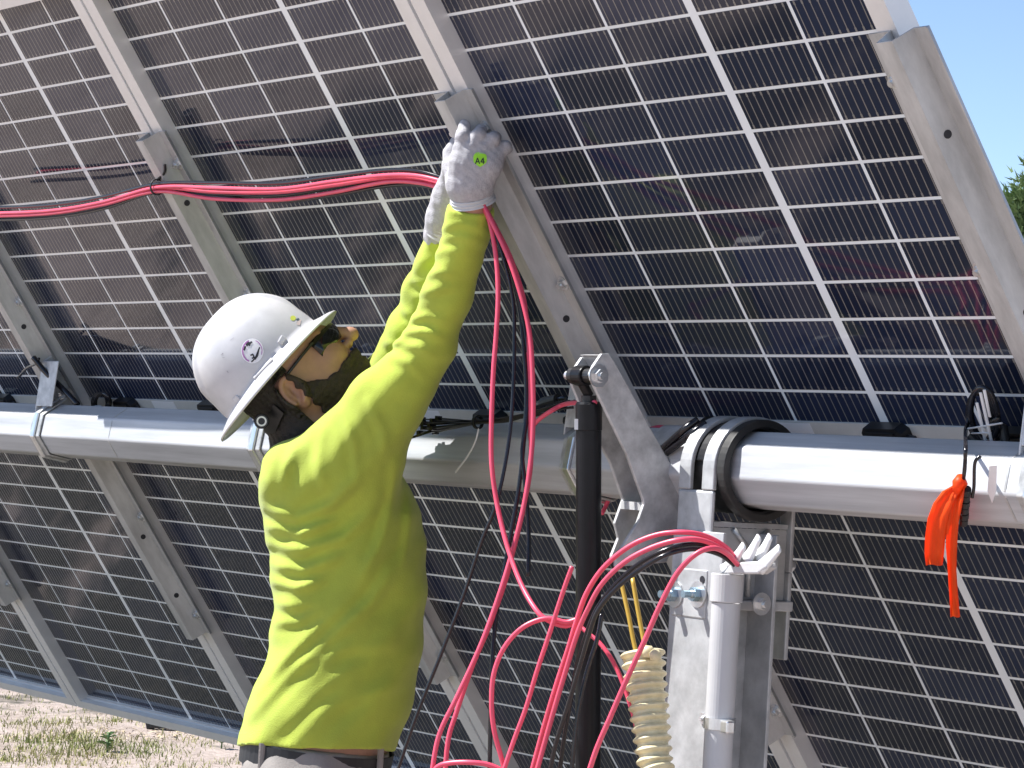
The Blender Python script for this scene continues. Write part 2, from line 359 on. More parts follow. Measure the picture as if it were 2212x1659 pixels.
ME_BOLT = rail_bolt_mesh()
ME_HOLE = MB().tube([(0, 0, 0), (0, 0, 0.0006)], 0.0062, 14).mesh('bolt_hole', M_INK)
rail_labels = {'end': 'mounting rail on the outer edge of the row, against the sky', 'mid': 'mounting rail that the worker\'s gloved hands are gripping',
               'b': 'mounting rail behind the white hard hat, crossed by the cable bundle', 'a': 'mounting rail running down beside the worker\'s back at left',
               'z': 'short stretch of mounting rail at the far left above the grass'}
for key, u in SEAMS.items():
    mt = PMAT.copy(); mt.translation = W(u, 0, 0)
    t = thing('mounting_rail', rail_labels[key], 'rail', (0, 0, 0), 'mounting rails across the panel joints', mt)
    o = link('rail_channel', ME_RAIL, t); WM[o.name] = WM[t.name].copy()
    for v in (0.60, 0.30, -0.30, -0.585):
        if key != 'end': b = link('bolt', ME_BOLT, t); b.location = (0.0455, v, FR_H + 0.0038)
        b = link('bolt', ME_BOLT, t); b.location = (-0.046, v, FR_H + 0.0038)
    for v in (0.52, 0.24, -0.12, -0.35, -0.52):
        b = link('bolt_hole', ME_HOLE, t); b.location = (0.0282, v, FR_H + 0.0205); b.rotation_euler = (0, math.radians(75.6), 0)

# ------------------------------------------------------------------ torque tube
AF = 0.0585     # half across flats
def octo(r, n0=TUBE_N):
    k = r * math.tan(math.pi / 8); pts = [(k, r), (r, k), (r, -k), (k, -r), (-k, -r), (-r, -k), (-r, k), (-k, r)]
    return [(v, n0 + n) for v, n in pts][::-1]
def round_octo(r, fil=0.012, n0=TUBE_N):
    base = [Vector((v, n, 0)) for v, n in octo(r, 0)]; out = []
    for i, p in enumerate(base):
        a = (base[i - 1] - p).normalized(); b = (base[(i + 1) % 8] - p).normalized()
        p0 = p + a * fil; p1 = p + b * fil
        for k in range(5):
            t = k / 4; q = p0 * (1 - t) ** 2 + p * 2 * t * (1 - t) + p1 * t * t; out.append((q.x, n0 + q.y))
    return out
def along(u, prof): return [W(u, v, n) for v, n in prof]
def hollow(mb, u0, u1, pin, pout, m=0):
    n = len(pin); vs = along(u0, pin) + along(u0, pout) + along(u1, pin) + along(u1, pout); fs = []
    for i in range(n):
        j = (i + 1) % n
        fs += [(i, j, 2 * n + j, 2 * n + i), (n + j, n + i, 3 * n + i, 3 * n + j), (j, i, n + i, n + j), (2 * n + i, 2 * n + j, 3 * n + j, 3 * n + i)]
    mb.add(vs, fs, m)
t_tube = thing('torque_tube', 'long octagonal galvanized torque tube running behind the worker under the panels', 'tube', W(-1.2, 0, TUBE_N))
mb = MB(); hollow(mb, -5.6, 1.9, round_octo(AF - 0.004, 0.003), round_octo(AF, 0.0045)); ob = mb.build('tube_wall', M_TUBE, t_tube)
for u in (-2.42, 0.435):
    mb = MB(); hollow(mb, u, u + 0.004, round_octo(AF - 0.002, 0.009), round_octo(AF + 0.0008, 0.010)); mb.build('weld_seam', M_GALV, t_tube)

# tube clamps under the rails: a strap round the tube and a bent bracket to the rail
clamp_labels = {'end': 'tube clamp strap cut by the right picture edge', 'mid': 'tube clamp strap just left of the black damper',
                'b': 'tube clamp strap right behind the worker\'s nape', 'a': 'tube clamp strap at the far left of the torque tube, with its grey bracket'}
for key, lab in clamp_labels.items():
    u = SEAMS[key] + (0.095 if key == 'a' else 0.04)
    t = thing('tube_clamp', lab, 'clamp', W(u, -0.06, TUBE_N), 'clamps tying the rails to the torque tube')
    # strap: follows the octagon from the panel side of the upper face round to a flared foot below
    k = AF + 0.0015
    a8 = k * math.tan(math.pi / 8)
    path = [(k, TUBE_N - 0.062), (k, TUBE_N - a8), (k, TUBE_N + a8), (a8, TUBE_N + k), (-a8, TUBE_N + k), (-k, TUBE_N + a8), (-k - 0.002, TUBE_N - 0.01), (-k - 0.022, TUBE_N - 0.03), (-k - 0.026, TUBE_N - 0.055)]
    wdt = 0.027
    def strap(du0, du1, lift, th=0.004):
        mb = MB(); vs = []
        for i, (v, n) in enumerate(path):
            a = Vector(path[max(i - 1, 0)]); b = Vector(path[min(i + 1, len(path) - 1)]); d = (b - a).normalized(); nr = Vector((d.y, -d.x))
            if nr.dot(Vector((v, n - TUBE_N))) < 0: nr = -nr
            for uu, q in ((du0, lift), (du1, lift), (du1, lift + th), (du0, lift + th)): vs.append(W(u + uu, v + nr.x * q, n + nr.y * q))
        kk = len(path)
        fs = [(4 * i + q, 4 * i + (q + 1) % 4, 4 * i + 4 + (q + 1) % 4, 4 * i + 4 + q) for i in range(kk - 1) for q in range(4)] + [(3, 2, 1, 0), tuple(4 * (kk - 1) + q for q in range(4))]
        mb.add(vs, fs); return mb
    strap(-wdt, wdt, 0.0).build('strap', M_GALV, t, bevel=0.0015)
    strap(-0.009, 0.009, 0.004, 0.006).build('strap_rib', M_ZINC, t, bevel=0.002)
    mb = MB()
    mb.prism([W(u - 0.050, v, n) for v, n in ((AF + 0.002, TUBE_N + 0.012), (AF + 0.012, TUBE_N + 0.004), (0.150, FR_H + 0.03), (0.150, FR_H + 0.004), (AF + 0.002, FR_H + 0.004))], (0.004, 0, 0))
    mb.build('bracket_plate', M_ARM, t, bevel=0.001)
    mb = MB(); mb.prism([W(u - 0.046, v, n) for v, n in ((AF + 0.012, TUBE_N + 0.004), (0.150, FR_H + 0.03), (0.150, FR_H + 0.026), (AF + 0.012, TUBE_N))], (0.085, 0, 0)); mb.build('bracket_flange', M_ARM, t, bevel=0.001)
    mb = MB(); hexbolt(mb, W(u, k + 0.004, TUBE_N - 0.045), W(0, 1, 0) - W(0, 0, 0), 0.008, 0.008, 0.013); mb.build('bolt', M_ZINC, t)

# ------------------------------------------------------------------ support post with bearing
PX0, PX1, PY0, PY1 = -0.287, -0.157, -0.190, -0.078
t_post = thing('support_post', 'upright galvanized steel post carrying the torque tube, beside the white conduit', 'post', ((PX0 + PX1) / 2, (PY0 + PY1) / 2, 0))
PT = TC.z - 0.10
mb = MB(); mb.lohi((PX0, PY0, -0.4), (PX1, PY0 + 0.007, PT)); mb.build('flange', M_POST, t_post, bevel=0.0015)
mb = MB(); mb.lohi((PX0, PY1 - 0.007, -0.4), (PX1, PY1, PT)); mb.build('flange', M_POST, t_post, bevel=0.0015)
xm = (PX0 + PX1) / 2
mb = MB(); mb.lohi((xm - 0.003, PY0 + 0.0072, -0.4), (xm + 0.003, PY1 - 0.0072, PT)); mb.build('web', M_POST, t_post)
# bearing: two arched bands joined by legs, side web with a Y-shaped rib, black bushing
t_brg = thing('bearing_housing', 'pale arched steel bearing housing holding the torque tube on top of the post', 'bearing', ((PX0 + PX1) / 2, TC.y, TC.z - 0.30))
RO = 0.085
def arch(u0, u1, ro, ri, zlow_f, zlow_b, name, m, a0=0, a1=180, bevel=0.002):
    cy, cz = TC.y, TC.z; outer = []; inner = []
    for i in range(25):
        a = math.radians(a0 + (a1 - a0) * i / 24); outer.append((cy - ro * math.cos(a), cz + ro * math.sin(a))); inner.append((cy - ri * math.cos(a), cz + ri * math.sin(a)))
    if zlow_f is not None: outer = [(cy - ro, zlow_f)] + outer; inner = [(cy - ri, zlow_f)] + inner
    if zlow_b is not None: outer = outer + [(cy + ro, zlow_b)]; inner = inner + [(cy + ri, zlow_b)]
    mb = MB(); n = len(outer); vs = []
    for (y0, z0), (y1, z1) in zip(outer, inner): vs += [Vector((u0, y0, z0)), Vector((u1, y0, z0)), Vector((u1, y1, z1)), Vector((u0, y1, z1))]
    fs = [(4 * i + q, 4 * i + (q + 1) % 4, 4 * i + 4 + (q + 1) % 4, 4 * i + 4 + q) for i in range(n - 1) for q in range(4)] + [(3, 2, 1, 0), tuple(4 * (n - 1) + q for q in range(4))]
    mb.add(vs, fs); return mb.build(name, m, t_brg, bevel=bevel)
BU0, BU1 = -0.285, -0.195
ZLEG = aAx(1500, 1332, 1, TC.y - RO).z
arch(BU0, BU0 + 0.030, RO, RO - 0.008, ZLEG + 0.20, TC.z - 0.16, 'arched_band', M_POST)
arch(BU1 - 0.030, BU1, RO, RO - 0.008, ZLEG + 0.20, TC.z - 0.16, 'arched_band', M_POST)
arch(BU0 + 0.0305, BU1 - 0.0305, RO - 0.008, RO - 0.013, None, None, 'inner_band', M_BLACK, a0=8)
mb = MB(); y_ = TC.y - RO
mb.lohi((BU0, y_, ZLEG), (BU1, y_ + 0.008, ZLEG + 0.1995)); mb.build('front_leg', M_POST, t_brg, bevel=0.004)
mb = MB(); mb.lohi((BU0 + 0.006, y_ - 0.005, ZLEG - 0.002), (BU1 + 0.004, y_ - 0.0003, ZLEG + 0.075)); mb.build('slotted_plate', M_POST, t_brg, bevel=0.003)
mb = MB(); mb.lohi((BU0, TC.y + RO - 0.008, TC.z - 0.30), (BU1, TC.y + RO, TC.z - 0.1605)); mb.build('back_leg', M_POST, t_brg, bevel=0.002)
for zz in (0.0, -0.165):
    mb = MB(); zc = TC.z - 0.088 + zz * 0.75; mb.lohi((BU0 + 0.01, y_ + 0.0085, zc - 0.004), (BU1 - 0.008, TC.y + RO - 0.0085, zc + 0.004)); mb.build('cross_plate', M_POST, t_brg)
# side web, recessed behind the bands, with a raised Y rib
mb = MB(); xs_ = BU1 - 0.010
mb.prism([(xs_, y_ + 0.0085, TC.z - 0.205), (xs_, TC.y + RO - 0.0085, TC.z - 0.205), (xs_, TC.y + RO - 0.0085, TC.z - 0.093), (xs_, y_ + 0.0085, TC.z - 0.093)], (-0.004, 0, 0)); mb.build('side_web', M_RAIL, t_brg)
for a, b in (((TC.y, TC.z - 0.200), (TC.y, TC.z - 0.125)), ((TC.y, TC.z - 0.128), (TC.y - 0.035, TC.z - 0.095)), ((TC.y, TC.z - 0.128), (TC.y + 0.035, TC.z - 0.095))):
    mb = MB(); mb.tube([(xs_ + 0.0045, *a), (xs_ + 0.0045, *b)], 0.0045, 8); mb.build('rib', M_GALV, t_brg, smooth=True)
mb = MB(); mb.lohi((xs_ - 0.003, y_ + 0.0085, TC.z - 0.222), (BU1 + 0.006, TC.y + RO, TC.z - 0.206)); mb.build('web_foot', M_POST, t_brg, bevel=0.002)
mb = MB()
n = 48; circ = lambda r: [(r * math.cos(2 * math.pi * i / n), TUBE_N + r * math.sin(2 * math.pi * i / n)) for i in range(n)]
hollow(mb, BU0 - 0.004, BU1 + 0.014, circ(0.0655), circ(RO - 0.0145)); hollow(mb, BU1 + 0.0005, BU1 + 0.020, circ(0.068), circ(RO - 0.004)); mb.build('bushing', M_RUBBER, t_brg, bevel=0.002)
for px_ in (1458, 1508):
    p = aAx(px_, 1284, 1, y_ - 0.0055); mb = MB(); hexbolt(mb, p, (0, -1, 0), 0.0115, 0.011, 0.021, 0, 1); mb.tube([p + Vector((0, -0.012, 0)), p + Vector((0, -0.030, 0))], 0.006, 12, 0); mb.build('bolt', [M_BLUEZINC, M_ZINC], t_brg)
p = aAx(1517, 1252, 1, y_ - 0.0055); mb = MB(); mb.tube([p, p + Vector((0, -0.0006, 0))], 0.006, 12); mb.tube([p + Vector((0, 0, -0.018)), p + Vector((0, -0.0006, -0.018))], 0.006, 12); mb.build('slot_hole', M_INK, t_brg)
p = aAx(1690, 1305, 0, PX1 - 0.01); mb = MB(); hexbolt(mb, Vector((PX1 - 0.0, PY1 - 0.03, p.z)), (1, 0, 0), 0.010, 0.009, 0.018); mb.build('bolt', M_ZINC, t_brg)
mb = MB(); hexbolt(mb, Vector((BU1 - 0.03, TC.y + RO + 0.0003, PT - 0.05)), (0, 1, 0), 0.010, 0.02, 0.018); mb.build('bolt', M_ZINC, t_brg)

# ------------------------------------------------------------------ torque arm (two bent plates) and damper
UN, UF = -0.345, -0.425
t_arm = thing('torque_arm', 'grey bent double-plate arm leaning from the tube up to the damper pin', 'bracket', W(UN, -0.03, 0.2))
near = [(1300, 764), (1317, 764), (1330, 785), (1358, 835), (1406, 926), (1458, 1018), (1472, 1060), (1474, 1140), (1440, 1215), (1330, 1225), (1330, 1205), (1345, 1180), (1378, 1128), (1391, 1090), (1390, 1080), (1355, 983), (1315, 900), (1278, 822), (1274, 808), (1282, 790)]
mb = MB(); mb.prism([aAx(x, y, 0, UN) for x, y in near], (-0.007, 0, 0)); mb.build('arm_plate', M_ARM, t_arm, bevel=0.0015)
far = [(1252, 772), (1268, 771), (1285, 800), (1330, 880), (1380, 975), (1420, 1050), (1425, 1120), (1396, 1190), (1316, 1212), (1316, 1200), (1331, 1162), (1323, 1130), (1341, 1079), (1314, 1000), (1262, 905), (1232, 835), (1226, 817), (1233, 800)]
mb = MB(); mb.prism([aAx(x, y, 0, UF) for x, y in far], (0.007, 0, 0)); mb.build('arm_plate', M_ARM, t_arm, bevel=0.0015)
p0 = aAx(1268, 771, 0, UF); p1 = aAx(1317, 764, 0, UN)
vv = (aAx(1300, 764, 0, UN) - aAx(1274, 808, 0, UN))
mb = MB(); mb.prism([aAx(x, y, 0, UN - 0.0073) for x, y in ((1302, 767), (1315, 766), (1356, 837), (1402, 926), (1396, 928), (1350, 842), (1310, 772))], (UF - UN + 0.0146, 0, 0)); mb.build('bridge_plate', M_ARM, t_arm, bevel=0.001)
pin = aAx(1292, 812, 0, UN)
mb = MB(); mb.cyl(pin + Vector((0.004, 0, 0)), Vector((UF - 0.006, pin.y, pin.z)), 0.0075, 14); hexbolt(mb, pin + Vector((0.0005, 0, 0)), (1, 0, 0), 0.011, 0.008, 0.0185); mb.build('pin_bolt', M_ZINC, t_arm)
# arm foot: a saddle clamped on the tube
mb = MB()
for uu in (UN - 0.0075, UF + 0.0075):
    pass
hollow(mb, UF + 0.0005, UN - 0.0075, round_octo(AF + 0.0006, 0.010), round_octo(AF + 0.006, 0.012)); mb.build('tube_sleeve', M_ARM, t_arm)
mb = MB(); mb.lohi((UF + 0.0072, TC.y - 0.10, TC.z - 0.075), (UN - 0.0072, TC.y - AF - 0.004, TC.z - 0.062)); mb.build('saddle', M_ARM, t_arm)
# damper
um = (UN + UF) / 2 - 0.004
t_dmp = thing('damper', 'black tubular damper standing upright in front of the torque tube', 'damper', (um, -0.25, 0.42))
top = aAx(1272, 868, 0, um); low = aAx(1270, 1700, 0, um); axd = (top - low).normalized(); eyec = Vector((um, pin.y, pin.z))
low2 = top - axd * 1.10
mb = MB(); mb.tube([top, top - axd * 0.004, top - axd * 0.045, top - axd * 0.046, low2], [0.0195, 0.0215, 0.0215, 0.0205, 0.0205], 32); mb.build('cylinder', M_DAMP, t_dmp, smooth=False)
mb = MB(); mb.tube([top + axd * 0.0002, top + axd * 0.010], 0.012, 20); mb.build('rod_seal', M_BLACK, t_dmp)
mb = MB(); mb.tube([top + axd * 0.010, eyec - axd * 0.012], 0.008, 16); mb.build('rod', M_DAMP, t_dmp)
mb = MB(); mb.ring(eyec, (1, 0, 0), 0.0078, 0.0165, 0.014, 24); mb.build('rod_eye', M_DAMP, t_dmp, bevel=0.002)
mb = MB(); mb.tube([eyec + Vector((0.015, 0, 0)), eyec + Vector((0.032, 0, 0))], 0.012, 18); mb.build('spacer', M_BLACK, t_dmp); mb = MB(); mb.tube([eyec - Vector((0.015, 0, 0)), eyec - Vector((0.026, 0, 0))], 0.014, 18); mb.build('spacer', M_BLACK, t_dmp)
lb = low2 - axd * 0.02
mb = MB(); mb.ring(lb, (1, 0, 0), 0.007, 0.020, 0.014, 24); mb.build('lower_eye', M_DAMP, t_dmp)
mb = MB(); mb.cyl(lb - Vector((0.02, 0, 0)), Vector((PX0 + 0.01, lb.y, lb.z)), 0.0068, 12); mb.build('lower_pin', M_ZINC, t_dmp)
wt = aAx(1243, 918, 0, um + 0.008); rt = Vector(RC[0]); tocam = -Vector(RC[2])
wc = top - axd * 0.036
mb = MB(); mb.box(wc - rt * 0.0195 + tocam * 0.0085, (0.0035, 0.004, 0.0085), (rt, tocam, axd)); mb.build('white_tag', M_WHITE, t_dmp)
# lower bracket joining pin to post
mb = MB(); mb.prism([(PX0 - 0.002, PY0 + 0.002, lb.z - 0.05), (PX0 - 0.002, PY0 + 0.002, lb.z + 0.05), (PX0 - 0.002, lb.y - 0.02, lb.z + 0.025), (PX0 - 0.002, lb.y - 0.02, lb.z - 0.025)], (0.012, 0, 0)); mb.build('lower_bracket', M_POST, t_post, bevel=0.001)

# ------------------------------------------------------------------ conduit on the post
CR = 0.0225; CXc = -0.112; CYc = PY0 - 0.0005 - CR
t_con = thing('conduit', 'upright white plastic conduit strapped to the front of the post', 'conduit', (CXc, CYc, 0))
ctop = aAx(1580, 1240, 1, CYc).z
mb = MB(); mb.tube([(CXc, CYc, -0.3), (CXc, CYc, ctop - 0.045)], CR, 32); mb.build('pipe', M_PVC, t_con, smooth=False)
mb = MB(); mb.ring((CXc, CYc, ctop - 0.022), (0, 0, 1), CR - 0.003, CR + 0.003, 0.022, 32); mb.build('collar', M_PVC, t_con, bevel=0.0015)
# split fingers of the end fitting, leaning over to the right
fing = [((1572, 1216), (1590, 1205), (1607, 1178), 9), ((1612, 1212), (1625, 1190), (1640, 1160), 9), ((1636, 1206), (1650, 1188), (1664, 1158), 9), ((1642, 1228), (1664, 1206), (1684, 1184), 9), ((1560, 1232), (1572, 1222), (1580, 1214), 7)]
for i, (a, b, c, w) in enumerate(fing):
    yy = CYc - 0.010 + 0.012 * (i % 3)
    pts = spline([aAx(*a, 1, yy), aAx(*b, 1, yy), aAx(*c, 1, yy - 0.004)], 5)
    mb = MB(); mb.tube(pts, [w * 0.0012 * (1.15 - 0.5 * k / (len(pts) - 1)) for k in range(len(pts))], 8, flat=(Vector((0, 1, 0)), 0.35)); mb.build('finger', M_WHITE, t_con, smooth=True)
mb = MB(); mb.prism([aAx(x, y, 1, CYc - 0.014) for x, y in ((1560, 1240), (1608, 1240), (1636, 1240), (1656, 1226), (1652, 1214), (1630, 1212), (1600, 1214), (1574, 1222))], (0, 0.022, 0)); mb.build('end_fitting', M_PVC, t_con, bevel=0.003)
# strap
zs = aAx(1540, 1560, 1, CYc).z
t_st = thing('conduit_strap', 'shiny zinc strap holding the conduit to the post', 'strap', (CXc, CYc, zs))
mb = MB(); mb.ring((CXc, CYc, zs), (0, 0, 1), CR + 0.0006, CR + 0.0024, 0.0085, 32); mb.build('band', M_ZINC, t_st)
mb = MB(); mb.lohi((CXc - 0.075, PY0 - 0.0030, zs - 0.008), (CXc - CR - 0.0005, PY0 - 0.0006, zs + 0.008)); mb.build('tab', M_ZINC, t_st)
mb = MB(); mb.lohi((CXc + CR + 0.001, CYc - 0.018, zs - 0.012), (CXc + CR + 0.020, CYc - 0.002, zs + 0.008)); mb.build('clasp', M_ZINC, t_st, bevel=0.003)
mb = MB(); hexbolt(mb, (CXc - 0.062, PY0 - 0.0031, zs), (0, -1, 0), 0.006, 0.004, 0.009); mb.build('screw', M_ZINC, t_st)

# ------------------------------------------------------------------ corrugated flexible conduit with pull wires
FY = -0.30
ax_pts = spline([aAx(1388, 1408, 1, FY), aAx(1396, 1480, 1, FY), aAx(1405, 1560, 1, FY), aAx(1414, 1640, 1, FY), aAx(1426, 1740, 1, FY), aAx(1426, 1740, 1, FY) + Vector((0.008, 0, -0.25)), aAx(1426, 1740, 1, FY) * 1.0 - Vector((-0.012, 0, 0.55)), Vector((aAx(1426, 1740, 1, FY).x + 0.012, FY, 0.0))], 26)
acc = 0; pts = []; rs = []
for i, p in enumerate(ax_pts):
    if i: acc += (p - ax_pts[i - 1]).length
fine = []
for i in range(len(ax_pts) - 1):
    for k in range(3): fine.append(ax_pts[i].lerp(ax_pts[i + 1], k / 3))
acc = 0; rs = []
for i, p in enumerate(fine):
    if i: acc += (p - fine[i - 1]).length
    base = 0.0315 - 0.007 * min(1, acc / 0.20)
    rs.append(base * (1 + 0.13 * max(-0.7, math.sin(acc / 0.0165 * 2 * math.pi))))
t_fx = thing('flexible_conduit', 'cream corrugated flexible conduit with a ragged open top beside the post', 'conduit', fine[-1])
mb = MB(); mb.tube(fine, rs, 24, caps=False); mb.tube(fine[1:12], [r * 0.86 for r in rs[1:12]], 24, caps=False); mb.build('corrugated_hose', M_FLEX, t_fx, smooth=True)
for x, y, r in ((1358, 1418, 0.010), (1376, 1412, 0.009), (1400, 1404, 0.011), (1416, 1412, 0.010), (1362, 1470, 0.009)):
    p = aAx(x, y, 1, FY - 0.012); mb = MB(); mb.tube([p - Vector((0, 0, r)), p, p + Vector((0, 0, r * 0.6))], [r * 0.8, r, r * 0.5], 10); mb.build('torn_edge', M_FLEX, t_fx, smooth=True)
for a in ([(1342, 1258), (1358, 1330), (1372, 1400), (1390, 1452)], [(1366, 1248), (1382, 1340), (1398, 1420), (1408, 1470)]):
    mb = MB(); mb.tube(spline([aAx(x, y, 1, FY - 0.004) for x, y in a], 6), 0.0036, 8); mb.build('pull_wire', M_BRASS, t_fx, smooth=True)

# ------------------------------------------------------------------ cables
def px_y(p):
    q = RC @ (np.array(p) - CW); return 829.5 + F_PX * q[1] / q[2]
def cable(pts, r, m, label, group, name='cable', n=8, smooth_n=8):
    pts = [Vector(p) for p in pts]
    def drop(p, q):                                                # the run goes on below the picture to lie on the ground
        d = (p - q).normalized(); out = [p + d * 0.07]; v = d.copy(); st = 0.07
        while out[-1].z > 0.10 and len(out) < 30:
            v = (v * 0.8 + Vector((0, 0, -0.22))).normalized(); st = min(0.12, st * 1.15); out.append(out[-1] + v * st)
        g0 = out[-1]; x, y = g0.x, g0.y; w = Vector((0.9, -0.15 + rnd.uniform(-0.3, 0.3), 0))
        return out[:-1] + [Vector((x + w.x * k, y + w.y * k, hgt(x + w.x * k, y + w.y * k) + r + 0.012 / (1 + 30 * k))) for k in (0.03, 0.12, 0.22, 0.35, 0.5)]
    if 0.85 < pts[-1].z < 1.12 and px_y(pts[-1]) > 1670: pts = pts + drop(pts[-1], pts[-2])
    if 0.85 < pts[0].z < 1.12 and px_y(pts[0]) > 1670: pts = drop(pts[0], pts[1])[::-1] + pts
    mb = MB(); sp = spline(pts, smooth_n); mb.tube(sp, r, n)
    return tag(mb.build(name, m, None, smooth=True), label, 'cable', group)
GB = 'cables of the bundle strung to the left'
def strung(px, nn): return [aN(x, y, k) for (x, y), k in zip(px, nn)]
RR = 0.0041
NN = [0.10, 0.085, 0.085, 0.085, 0.085, 0.085, 0.083, 0.080, 0.085, 0.09, 0.09]
b_top = [(990, 402), (960, 388), (900, 372), (830, 370), (720, 383), (600, 398), (460, 397), (338, 400), (220, 428), (100, 446), (-60, 452)]
off = {
    'wht': ([(0, -2)] * 11, M_BLKC, 'black cable along the upper side of the bundle strung to the left'),
    'b2': ([(2, 6), (2, 5), (0, 6), (0, 7), (0, 7), (0, 8), (0, 7), (0, 4), (0, 7), (0, 8), (0, 8)], M_RED, 'highest red cable right under the black one in the bundle strung to the left'),
    'r1': ([(2, 12), (2, 10), (0, 11), (0, 12), (0, 14), (0, 14), (0, 14), (1, 6), (0, 8), (0, 8), (0, 8)], M_RED, 'second highest red cable of the bundle strung to the left'),
    'r2': ([(2, 18), (2, 17), (0, 18), (0, 19), (0, 26), (0, 27), (0, 26), (1, 11), (0, 12), (0, 13), (0, 13)], M_RED, 'lowest red cable sagging below the bundle strung to the left'),
    'r3': ([(2, 15), (2, 14), (0, 15), (0, 14), (0, 18), (0, 20), (0, 18), (1, 9), (0, 15), (0, 17), (0, 17)], M_BLKC, 'black cable between the red ones in the bundle strung to the left'),
    'b3': ([(2, 20), (2, 20), (0, 22), (0, 26), (0, 31), (0, 30), (0, 22), (1, 12), (0, 19), (0, 20), (0, 19)], M_BLKC, 'black cable on the underside of the bundle strung to the left')}
dn = {'wht': 0.0, 'b2': 0.009, 'r1': 0.004, 'r2': 0.010, 'r3': -0.004, 'b3': 0.001}
for k, (of, m, lab) in off.items():
    cable(strung([(x + a, y + b * 1.25) for (x, y), (a, b) in zip(b_top, of)], [q + dn[k] for q in NN]), RR * (0.84 if m is M_BLKC else 0.88), m, lab, GB)
# tie that fixes the bundle to the rail behind the hard hat
c = aN(339, 404, 0.082); u_, v_, n_ = toP(c)
mb = MB(); mb.ring(c, Vector((1, 0.15, 0)), 0.0145, 0.0165, 0.0022, 20); mb.tube(spline([c + Vector((0, 0, 0.014)), W(u_ + 0.02, v_ + 0.02, 0.062), W(u_ + 0.03, v_ + 0.035, 0.057)], 5), 0.0028, 6)
tag(mb.build('cable_tie', M_BLACK, None), 'black cable tie holding the red bundle to the rail above the hard hat', 'cable tie')

GH = 'cables hanging from the gloved hands'
def hang(px, zs):
    out = []
    n = len(px)
    for i, (x, y) in enumerate(px):
        t = i / (n - 1); out.append(aZ(x, y, np.interp(t, np.linspace(0, 1, len(zs)), zs)))
    return out
cable(hang([(1040, 440), (1058, 480), (1072, 560), (1076, 640), (1072, 720), (1066, 800), (1062, 900), (1062, 1000), (1074, 1090), (1096, 1180), (1126, 1262), (1160, 1320), (1188, 1342), (1222, 1352), (1246, 1342)], [4.80, 4.76, 4.72, 4.68, 4.55, 4.545]), RR, M_RED, 'red cable hanging leftmost from the gloves and swinging to the loop by the damper', GH)
cable(hang([(1044, 442), (1066, 486), (1098, 556), (1126, 640), (1144, 720), (1150, 800), (1152, 890), (1148, 980), (1134, 1080), (1110, 1180), (1080, 1280), (1040, 1390), (990, 1500), (948, 1590), (930, 1690)], [4.79, 4.75, 4.72, 4.70, 4.66, 4.62, 4.6]), RR, M_RED, 'red cable hanging on the right of the strand and running to the bottom edge', GH)
cable(hang([(1046, 445), (1070, 490), (1104, 560), (1132, 650), (1140, 740), (1146, 830), (1146, 920), (1146, 1010), (1128, 1110), (1106, 1200), (1090, 1260), (1060, 1345), (1020, 1440), (984, 1545), (968, 1600), (960, 1690)], [4.81, 4.77, 4.735, 4.71, 4.69, 4.64, 4.62]), RR, M_RED, 'inner red cable of the hanging strand, beside the one reaching the bottom edge', GH)
cable(hang([(1042, 445), (1064, 490), (1088, 560), (1108, 650), (1111, 740), (1109, 830), (1102, 930), (1088, 1020), (1068, 1100), (1040, 1170), (1000, 1290), (950, 1420), (900, 1545), (850, 1690)], [4.80, 4.76, 4.73, 4.70, 4.72, 4.74]), RR * 0.8, M_BLKC, 'thin black cable slanting from the strand down past the worker\'s belt', GH)
cable(hang([(1044, 448), (1068, 500), (1100, 580), (1122, 670), (1132, 760), (1137, 850), (1132, 950), (1120, 1060), (1104, 1150), (1086, 1250), (1072, 1330), (1063, 1430), (1060, 1540), (1057, 1690)], [4.815, 4.775, 4.74, 4.72, 4.70, 4.66, 4.64]), RR * 0.9, M_BLKC, 'black cable hanging inside the strand straight to the bottom edge', GH)
cable(hang([(1044, 450), (1070, 510), (1106, 590), (1130, 690), (1142, 800), (1138, 900), (1128, 980), (1136, 1060), (1142, 1160), (1141, 1245)], [4.805, 4.765, 4.735, 4.70, 4.66]), RR * 0.9, M_BLKC, 'black cable of the strand with a free end hanging beside the damper', GH)

GA = 'cables arching into the conduit'
cend = lambda x, y: aAx(x, y, 1, CYc - 0.008)
def arc(px, z0, z1, first): 
    n = len(px); pts = [aAx(*px[0], 1, first), ]
    zz = float((RC @ (np.array(pts[0]) - CW))[2])
    for i in range(1, n):
        t = i / (n - 1); pts.append(aZ(*px[i], np.interp(t, [0, 0.25, 1], [zz, z0, z1])))
    return pts
cable(arc([(1592, 1216), (1572, 1186), (1530, 1160), (1480, 1150), (1420, 1155), (1360, 1180), (1305, 1225), (1268, 1280), (1246, 1340), (1228, 1400), (1205, 1470), (1178, 1560), (1140, 1700)], 4.40, 4.53, CYc - 0.006), RR, M_RED, 'uppermost red cable arching out of the conduit', GA)
cable(arc([(1590, 1218), (1565, 1190), (1520, 1168), (1470, 1166), (1410, 1182), (1350, 1214), (1300, 1262), (1268, 1320), (1246, 1372), (1222, 1450), (1195, 1540), (1150, 1700)], 4.375, 4.51, CYc - 0.010), RR, M_RED, 'second red cable arching out of the conduit, just below the uppermost', GA)
cable(arc([(1588, 1219), (1560, 1194), (1510, 1176), (1450, 1184), (1390, 1212), (1340, 1252), (1296, 1304), (1270, 1360), (1246, 1440), (1230, 1530), (1218, 1600), (1205, 1700)], 4.395, 4.52, CYc - 0.002), RR * 0.92, M_BLKC, 'black cable arching out of the conduit under the red ones', GA)
